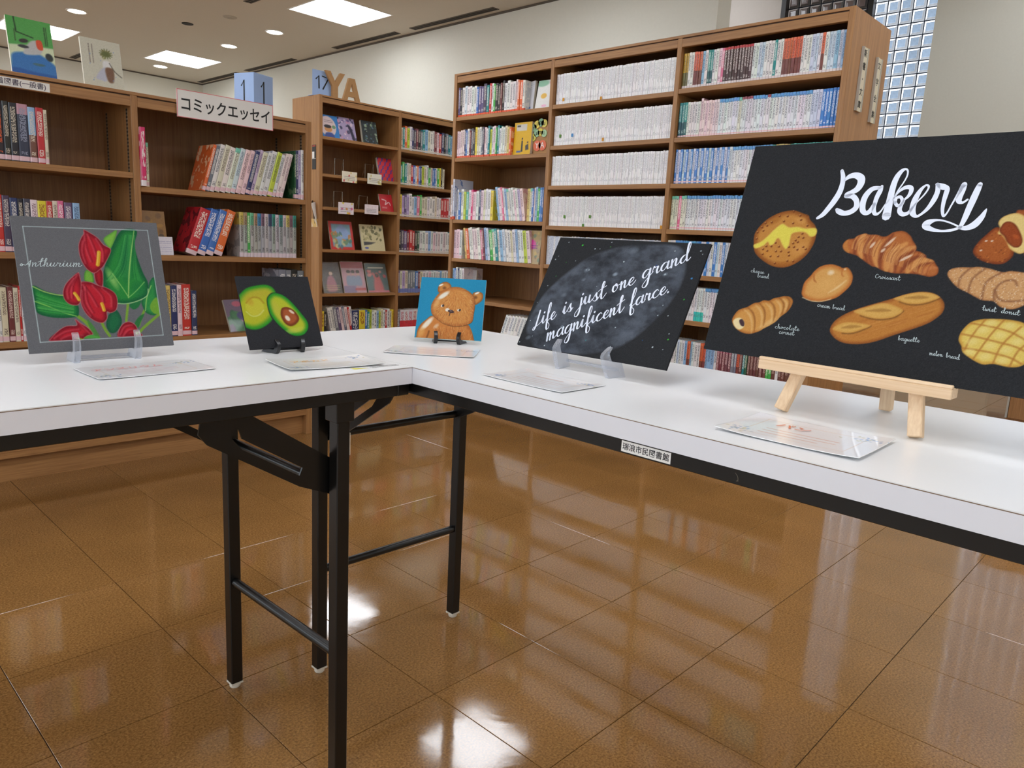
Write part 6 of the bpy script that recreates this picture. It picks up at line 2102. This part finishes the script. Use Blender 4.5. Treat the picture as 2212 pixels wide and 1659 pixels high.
def p_frame(c):
    c.fill([(.1, .1), (.9, .1), (.9, .9), (.1, .9)], (130, 170, 190), .02, smooth=False)
    c.fill([(.12, .5), (.5, .12), (.88, .45), (.7, .6), (.3, .62)], (150, 176, 220), .04)
    scatter(c, [(200, 200, 150), (120, 150, 110), (90, 130, 140), (210, 140, 80)], 30, 21, (.12, .4, .88, .9))
def p_cream(c):
    scatter(c, [(120, 116, 80), (90, 90, 66), (176, 168, 120)], 34, 22, (.1, .08, .9, .6), (.03, .09))
    c.fill([(.1, .66), (.6, .68), (.4, .76), (.1, .8)], (70, 70, 72), .02, smooth=False)
    c.blob((.2, .9), .1, .04, 0, (90, 100, 170), 1, None, 2)
fo(716, 767, 536, .780, .212, 14, 'picture book with a red framed landscape cover', p_frame, (206, 56, 52))
fo(783, 833, 540, .780, .200, 14, 'cream book with grey ornament cover beside the red framed one', p_cream, (212, 202, 158))
book(Cy.M, Cy.stiles[0][1] + .004, .780, .012, .215, .14, 'x', 'thin yellow book leaning on the side of the display bay', None, lean=math.radians(11) * -1, y=.02)
def p_manga(c):
    c.blob((.5, .2), .2, .12, 0, (60, 60, 76), 1, None, 3)
    c.blob((.5, .36), .12, .10, 0, (226, 190, 170), 1, None, 3)
    c.fill([(.3, .5), (.6, .46), (.75, .9), (.2, .92)], (196, 120, 140), .04)
    lines(c, (.1, .72, .9, .92), 3, (216, 214, 120))
def p_kids(c):
    c.fill([(0, 0), (1, 0), (1, .2), (0, .2)], (196, 70, 90), .02, smooth=False)
    for xx in (.3, .5, .72):
        c.blob((xx, .32), .10, .07, 0, (50, 40, 44), 1, None, 3)
        c.blob((xx, .4), .07, .05, 0, (232, 196, 176), 1, None, 3)
        c.fill([(xx - .1, .48), (xx + .1, .48), (xx + .12, .75), (xx - .12, .75)], (150, 170, 200), .03)
    c.fill([(0, .78), (.55, .78), (.55, 1), (0, 1)], (150, 130, 176), .02, smooth=False)
    c.fill([(.5, .86), (1, .84), (1, .92), (.5, .92)], (206, 60, 70), .02, smooth=False)
def p_ill(c):
    lines(c, (.15, .1, .85, .2), 1, (226, 230, 220), r=.03)
    scatter(c, [(226, 110, 120), (240, 150, 150), (214, 80, 100)], 14, 31, (.1, .25, .9, .45), (.05, .1))
    c.fill([(.4, .4), (.6, .38), (.75, .95), (.3, .95)], (220, 100, 110), .05)
    c.blob((.5, .42), .10, .08, 0, (60, 50, 60), 1, None, 3)
    c.fill([(0, .93), (1, .93), (1, 1), (0, 1)], (226, 120, 140), .01, smooth=False)
G_MAG = None
fo(701, 741, 632, .460, .232, 18, 'dark magazine in a shiny plastic sleeve on the magazine shelf', p_manga, (70, 62, 68), True, cat='magazine', name='magazine')
fo(745, 793, 633, .460, .240, 18, 'pink magazine with three children on the cover in plastic', p_kids, (222, 170, 186), True, cat='magazine', name='magazine')
fo(797, 842, 632, .460, .230, 18, 'teal magazine with pink figure cover in plastic sleeve', p_ill, (70, 116, 124), True, cat='magazine', name='magazine')

# empty wire stands
def wire_stand(px, yb, z, hgt, w, label):
    xx = Cy.x((px, yb), .03)[0]
    p = Cy.M @ Vector((xx, .03, z))
    t = thing('wire_stand', label, 'book stand', p, 0, 'empty wire book stands')
    MB().tube([(-w / 2, 0, .0025), (-w / 2, 0, hgt), (w / 2, 0, hgt), (w / 2, 0, .0025)], .0022, 8).build('front_loop', chrome, t, smooth=True)
    for s in (-1, 1):
        MB().tube([(s * w / 2, 0, hgt * .95), (s * w / 2 + .02, .07, .0025)], .002, 8).build('rear_strut', chrome, t, smooth=True)
    MB().tube([(-w / 2, -.03, .0025), (-w / 2, 0, .0025), (w / 2, 0, .0025), (w / 2, -.025, .0025)], .002, 8).build('base_wire', chrome, t, smooth=True)


wire_stand(732, 376, 1.309, .115, .072, 'empty wire book stand on the display shelf with the diamond book')
wire_stand(797, 384, 1.309, .105, .072, 'empty wire book stand on the display shelf with the diamond book')
wire_stand(730, 449, 1.081, .115, .072, 'empty wire book stand on the display shelf with the red book')
wire_stand(784, 454, 1.081, .100, .074, 'empty wire book stand on the display shelf with the red book')


# handmade cards hung on the shelf edges
def shelf_card(q, label, bg, cols, seed):
    x0, z1 = Cy.x((q[0], q[1]), -.004)
    x1, z0 = Cy.x((q[2], q[3]), -.004)
    t = thing('shelf_card', label, 'card', Cy.M @ Vector(((x0 + x1) / 2, -.004, z0)))
    w, h_ = x1 - x0, z1 - z0
    MB().box(-w / 2, w / 2, .0004, .0016, 0, h_).build('backing', paper_white, t)
    cv = Canvas(w, h_, .0028, bg, None, 2)
    scatter(cv, cols, 7, seed, r=(.05, .1))
    lines(cv, (.15, .4, .85, .85), 3, (130, 120, 130), r=.014)
    o = cv.build('written_face', art_gloss, t)
    o.rotation_euler = (math.pi / 2, 0, 0)


shelf_card((739, 369, 771, 396), 'handmade card with a yellow sketch hung on the shelf edge', (240, 232, 210), [(226, 200, 110), (214, 90, 90)], 1)
shelf_card((794, 374, 824, 400), 'handmade card with green edging hung on the shelf edge', (234, 230, 214), [(90, 160, 100), (206, 190, 110)], 2)
shelf_card((731, 436, 764, 464), 'handmade card with coloured balloons hung on the shelf edge', (236, 224, 230), [(226, 90, 150), (240, 150, 60), (90, 170, 220), (230, 210, 70)], 3)
shelf_card((788, 441, 817, 464), 'plain written card with pink lines hung on the shelf edge', (240, 228, 232), [(236, 220, 224)], 4)

# notices on the side of the tall case
for (a, b_, c_, d_), lab, colr in (((674.5, 313, 682.5, 366), 'narrow black and white poster on the side of the YA bookcase', (40, 42, 44)),):
    p0, p1 = on_axis((a, (b_ + d_) / 2), 0, 2.194), on_axis((c_, (b_ + d_) / 2), 0, 2.194)
    z1, z0 = on_axis((a, b_), 0, 2.194)[2], on_axis((a, d_), 0, 2.194)[2]
    t = thing('poster', lab, 'poster', (2.1945, (p0[1] + p1[1]) / 2, z0))
    l = abs(p1[1] - p0[1]) / 2
    hh = z1 - z0
    MB().box(-.0018, 0, -l, l, 0, hh).build('sheet', plain('poster_dark', colr, .5), t)
    MB().box(-.0024, -.0018, -l * .2, l * .9, hh * .46, hh * .72).build('white_patch', paper_white, t)
    MB().box(-.0024, -.0018, -l, l, hh * .43, hh * .445).build('divider_line', paper_white, t)
    MB().box(-.0024, -.0018, -l * .8, l * .8, hh * .93, hh * .97).build('red_band', plain('poster_red', (206, 70, 50), .5), t)
p0 = on_axis((679, 432), 0, 2.17)
p1 = on_axis((676, 489), 0, 2.19)
t = thing('leaflet', 'folded white leaflet hanging open on the side of the YA bookcase', 'leaflet', (2.194, p0[1], p1[2]))
hh = p0[2] - p1[2]
lf = MB()
lf.add([(0, .03, hh * .94), (-.055, -.005, hh * .86), (-.004, -.005, 0), (0, .03, .03)], [(0, 1, 2, 3)])
o = lf.build('front_leaf', paper_white, t); sm = o.modifiers.new('thick', 'SOLIDIFY'); sm.thickness = .002
lf = MB()
lf.add([(-.001, .06, hh), (-.03, .03, hh * .95), (-.006, .028, .02), (-.001, .05, .05)], [(0, 1, 2, 3)])
o = lf.build('rear_leaf', slot_grey, t); sm = o.modifiers.new('thick', 'SOLIDIFY'); sm.thickness = .002

# long case: items turned to face the room
Cl = long_case
def fol(px0, px1, yb, z, h_, tilt, label, paint, bg, dy=.03, th=.01, yaw=0.0):
    x0, x1 = Cl.x((px0, yb), dy)[0], Cl.x((px1, yb), dy)[0]
    return faceout(Cl.M, (x0 + x1) / 2, dy, z, x1 - x0, h_, th, math.radians(tilt), label, paint, None, bg, step=.0025, yaw=yaw, name='display_book')


def p_back(c):
    c.fill([(.1, .1), (.36, .1), (.36, .16), (.1, .16)], (90, 90, 96), .01, smooth=False)
    c.fill([(.1, .22), (.36, .22), (.36, .28), (.1, .28)], (90, 90, 96), .01, smooth=False)
    lines(c, (.42, .1, .9, .3), 3, (170, 170, 176))
    c.fill([(.3, .86), (.7, .86), (.7, .93), (.3, .93)], (60, 110, 180), .01, smooth=False)
def p_mint(c):
    c.blob((.3, .1), .5, .2, 0, (150, 200, 170), 1, None, 2)
    c.blob((.95, .1), .2, .14, 0, (230, 120, 160), 1, None, 2)
    c.blob((.5, .55), .22, .15, 0, (236, 190, 90), 1, None, 3)
    c.blob((.6, .9), .2, .08, 0, (240, 190, 214), 1, None, 2)
fol(1129, 1154, 233, 1.597, .152, 4, 'grey book turned back cover out on the top shelf', p_back, (206, 206, 212), .05, .012, -.25)
fol(1155, 1186, 229, 1.597, .150, 10, 'pale book with a yellow flower cover facing the room', p_mint, (236, 236, 232), .03)
def p_yel(c):
    c.fill([(.12, .06), (.72, .06), (.72, .26), (.12, .26)], (206, 200, 190), .01, smooth=False)
    c.fill([(.16, .09), (.36, .09), (.36, .14), (.16, .14)], (70, 66, 60), .01, smooth=False)
    c.fill([(.46, .56), (.54, .56), (.56, .9), (.46, .9)], (40, 40, 44), .01, smooth=False)
    c.blob((.5, .5), .05, .05, 0, (60, 44, 40), 1, None, 3)
    c.fill([(.7, .72), (.86, .66), (.9, .84), (.72, .86)], (60, 56, 60), .02, smooth=False)
    c.blob((.82, .62), .05, .04, 0, (70, 44, 50), 1, None, 3)
    c.fill([(.2, .86), (.45, .86), (.45, .92), (.2, .92)], (80, 100, 150), .01, smooth=False)
fol(1107, 1144, 337, 1.368, .172, 3, 'bright yellow book turned back cover out on the second shelf', p_yel, (222, 176, 20), .03, .018)
def p_game(c):
    scatter(c, [(150, 110, 70), (196, 166, 90), (110, 130, 100), (160, 140, 110)], 40, 41)
    c.fill([(.1, .32), (.5, .28), (.7, .4), (.6, .55), (.15, .52)], (206, 60, 150), .04)
    lines(c, (.15, .42, .8, .56), 2, (120, 40, 120), r=.025)
    c.fill([(.1, .82), (.4, .82), (.4, .9), (.1, .9)], (90, 110, 180), .01, smooth=False)
xx = Cl.x((1140, 570), .02)[0]
faceout(Cl.M, xx + .02, .02, .79, .115, .180, .012, math.radians(6), 'tan illustrated guide facing out at the end of the fourth shelf', p_game, None, (176, 150, 100), step=.0025, name='display_book')
fol(996, 1025, 640, .555, .168, 4, 'grey catalogue turned back cover out on the nearly empty shelf', p_back, (200, 196, 196), .08, .01)

# round letter badges
BP = 2.269 + .05
bd = []
zc = Z(940, 120, 5.53)
for ch, c, r, colr in (('m', (1185, 865), 9, (150, 190, 150)), ('i', (1222, 825), 9.5, (226, 208, 90)), ('z', (1270, 800), 9.5, (126, 176, 140)), ('u', (1308, 810), 9.5, (222, 210, 100)), ('n', (1175, 980), 9, (214, 206, 96)), ('a', (1217, 930), 9, (150, 190, 150)), ('m', (1262, 915), 9, (220, 204, 80)), ('i', (1305, 930), 9, (170, 204, 160)), ('Y', (1220, 1080), 12.5, (230, 116, 84)), ('A', (1284, 1072), 12.5, (230, 116, 84))):
    bd.append((ch, on_axis(zc(c)[0], 0, BP), r, colr))
base = on_axis((1165, 328), 0, BP)
t = thing('badge_sign', 'cluster of round coloured letter badges on a cardboard backing', 'sign', (BP, base[1], 1.368), -math.pi / 2)
Mb = (xf((BP, base[1], 1.368), -math.pi / 2)).inverted()
loc_b = [(ch, Mb @ Vector(p), r * .00215, c) for ch, p, r, c in bd]
MB().prism([(-.05, 0), (.045, 0), (.055, .05), (.062, .10), (.045, .155), (-.01, .165), (-.05, .12), (-.066, .06)], .001, .004, Matrix(((1, 0, 0, .004), (0, 0, 1, 0), (0, 1, 0, 0), (0, 0, 0, 1)))).build('backing', card_brown, t)
for ch, p, r, colr in loc_b:
    MM = Matrix(((1, 0, 0, p.x), (0, 0, -1, 0), (0, 1, 0, p.z), (0, 0, 0, 1)))
    d = MB().prism([(r * math.cos(a * math.pi / 12), r * math.sin(a * math.pi / 12)) for a in range(24)], 0, .003, MM).build('badge', plain('badge_%d_%d_%d' % colr, colr, .5), t)
    text_mesh('badge_letter', ch, r * 1.5, MM @ Matrix.Translation((0, 0, .0034)), ink if ch not in 'YA' else paper_white, d, 'CENTER', .0004)

# plaques on the end of the long case
for x0, x1, z0, z1, txt, lab in ((2.375, 2.430, 1.478, 1.714, '新書・文庫', 'silver edged plaque nearer the shelf front on the bookcase end'), (2.536, 2.590, 1.457, 1.706, '文学全集', 'silver edged plaque nearer the back edge on the bookcase end')):
    t = thing('plaque', lab, 'plaque', ((x0 + x1) / 2, .2545, z0))
    w, hh = (x1 - x0) / 2, z1 - z0
    MB().box(-w + .006, w - .006, -.007, 0, 0, hh).build('plate', plain('plaque_cream', (214, 204, 178), .45), t)
    for s in (-1, 1):
        a, b_ = sorted((s * w, s * (w - .006)))
        MB().box(a, b_, -.010, 0, 0, hh).build('edge_rail', silver, t)
    n = len(txt)
    for k, ch in enumerate(txt):
        MM = Matrix(((1, 0, 0, 0), (0, 0, -1, -.0074), (0, 1, 0, hh * (1 - (k + .5) / n)), (0, 0, 0, 1)))
        text_mesh('character', ch, .030, MM, ink, t, 'CENTER', .0005)

# ------------------------------------------------------------------ signs on the island case
def wall_text(t, body, size, x, z, y, mat, bold=.0, fit=None, name='lettering'):
    MM = Matrix(((1, 0, 0, x), (0, 0, -1, y), (0, 1, 0, z), (0, 0, 0, 1)))
    return text_mesh(name, body, size, MM, mat, t, 'CENTER', bold, fit=fit)


q0 = on_axis((383, 252), 1, 1.972); q1 = on_axis((590, 283), 1, 1.972); q2 = on_axis((590, 228), 1, 1.972)
w, hh = (q1[0] - q0[0]), (q2[2] - q1[2])
t = thing('section_sign', 'long white sign with pink border reading comic essays in katakana', 'sign', ((q0[0] + q1[0]) / 2, 1.972, q1[2]))
MB().box(-w / 2, w / 2, 0, .003, 0, hh).build('panel', paper_white, t)
bl = MB()
e = .0022
for a in ((-w / 2, w / 2, 0, e), (-w / 2, w / 2, hh - e, hh), (-w / 2, -w / 2 + e, e, hh - e), (w / 2 - e, w / 2, e, hh - e)):
    bl.box(a[0], a[1], -.0006, 0, a[2], a[3])
bl.build('border', pink_line, t)
wall_text(t, 'コミックエッセイ', .055, 0, hh * .46, -.0006, ink, .0009, fit=w * .92)
q0 = left_case.x((107, 182))
t = thing('section_label', 'white strip label with kanji for new general books on the top rail', 'label', (LX0 + q0[0] - .088, 1.9815, 1.3095))
MB().box(-.088, .088, -.001, 0, 0, .027).build('strip', paper_white, t)
wall_text(t, '新着図書(一般書)', .0205, -.002, .0133, -.0014, plain('dark_violet_ink', (70, 60, 80), .6), .0002, fit=.158)
# blue number sign, four sided, standing on the island case
cpt = on_axis((547, 220), 1, 2.02)
t = thing('number_sign', 'light blue folded card column with the numeral 1 on each face', 'sign', (cpt[0] + .035, cpt[1] + .062, 1.357), math.radians(18))
a = .053
MB().box(-a, a, -a, a, 0, .158).build('card_column', paper_blue, t, bevel=.0008)
for rot in (0, 1):
    MM = Matrix.Rotation(-rot * math.pi / 2, 4, 'Z') @ Matrix(((1, 0, 0, 0), (0, 0, -1, -a - .0005), (0, 1, 0, .088), (0, 0, 0, 1)))
    nb = MB()
    ribbon(nb, [np.array(p) for p in ((-.013, .022), (.001, .043), (.001, -.04))], [.0028, .0034, .0036], MM)
    nb.build('numeral', ink, t)
# 17 and the cardboard letters on the tall case
q0 = on_axis((675, 180), 1, 3.90); q1 = on_axis((718, 186), 1, 3.90)
w = q1[0] - q0[0]
t = thing('number_sign', 'light blue card reading 17 behind the cardboard letters', 'sign', ((q0[0] + q1[0]) / 2, 3.90, 1.836))
MB().box(-w / 2, w / 2, 0, .003, 0, .172).build('card', paper_blue, t)
MB().box(-w / 2, w / 2, .003, .06, 0, .003).build('foot', paper_blue, t)
nb = MB()
MM = Matrix(((1, 0, 0, 0), (0, 0, -1, -.0006), (0, 1, 0, .095), (0, 0, 0, 1)))
ribbon(nb, [np.array(p) for p in ((-.052, .018), (-.03, .042), (-.028, -.04))], [.0045, .005, .0055], MM)
ribbon(nb, [np.array(p) for p in ((-.002, .042), (.048, .034), (.004, -.042))], [.0045, .005, .0055], MM)
nb.build('numeral', ink, t)
for ch, pxa, pxb, poly, lab in (('y', 703, 745, [(.0, 1), (.26, 1), (.5, .62), (.76, 1), (1, 1), (.64, .45), (.64, 0), (.36, 0), (.36, .45)], 'brown cardboard letter Y standing on the tall bookcase'),
                                ('a', 741, 779, None, 'brown cardboard letter A standing on the tall bookcase')):
    q0 = on_axis((pxa, 212), 1, 3.865); q1 = on_axis((pxb, 216), 1, 3.865)
    w = q1[0] - q0[0]
    hh = .176 if ch == 'y' else .158
    t = thing('cardboard_letter', lab, 'letter', ((q0[0] + q1[0]) / 2, 3.865, 1.836))
    MM = Matrix(((w, 0, 0, -w / 2), (0, 0, 1, 0), (0, hh, 0, 0), (0, 0, 0, 1)))
    b = MB()
    if poly:
        b.prism(poly, 0, .02, MM)
    else:
        b.prism([(0, 0), (.24, 0), (.31, .2), (.38, .42), (.5, .80), (.5, 1), (.34, 1)], 0, .02, MM)
        b.prism([(1, 0), (.66, 1), (.5, 1), (.5, .80), (.62, .42), (.69, .2), (.76, 0)], 0, .02, MM)
        b.prism([(.31, .2), (.69, .2), (.62, .42), (.38, .42)], 0, .02, MM)
    b.build('letter_face', card_brown, t)

# low wooden cabinet by the pier
t = thing('cabinet', 'low wooden cabinet standing by the pier beyond the bakery board', 'cabinet', (4.12, -.60, 0))
MB().box(0, .36, -.46, .46, .06, .78).build('body', wood_v, t, bevel=.002)
MB().box(-.012, .37, -.47, .47, .78, .80).build('top_board', wood_x, t, bevel=.002)
MB().box(.03, .36, -.45, .45, 0, .06).build('plinth', wood_v, t)
for s in (-1, 1):
    d = MB().box(-.016, 0, s * .228 - .222, s * .228 + .222, .08, .76).build('door', wood_v, t, bevel=.002)
    MB().tube([(-.028, s * .03, .40), (-.028, s * .03, .50)], .005, 8).build('handle', chrome, d, smooth=True)
MB().box(-.017, -.004, .452, .462, .08, .76).build('corner_strip', silver, t)
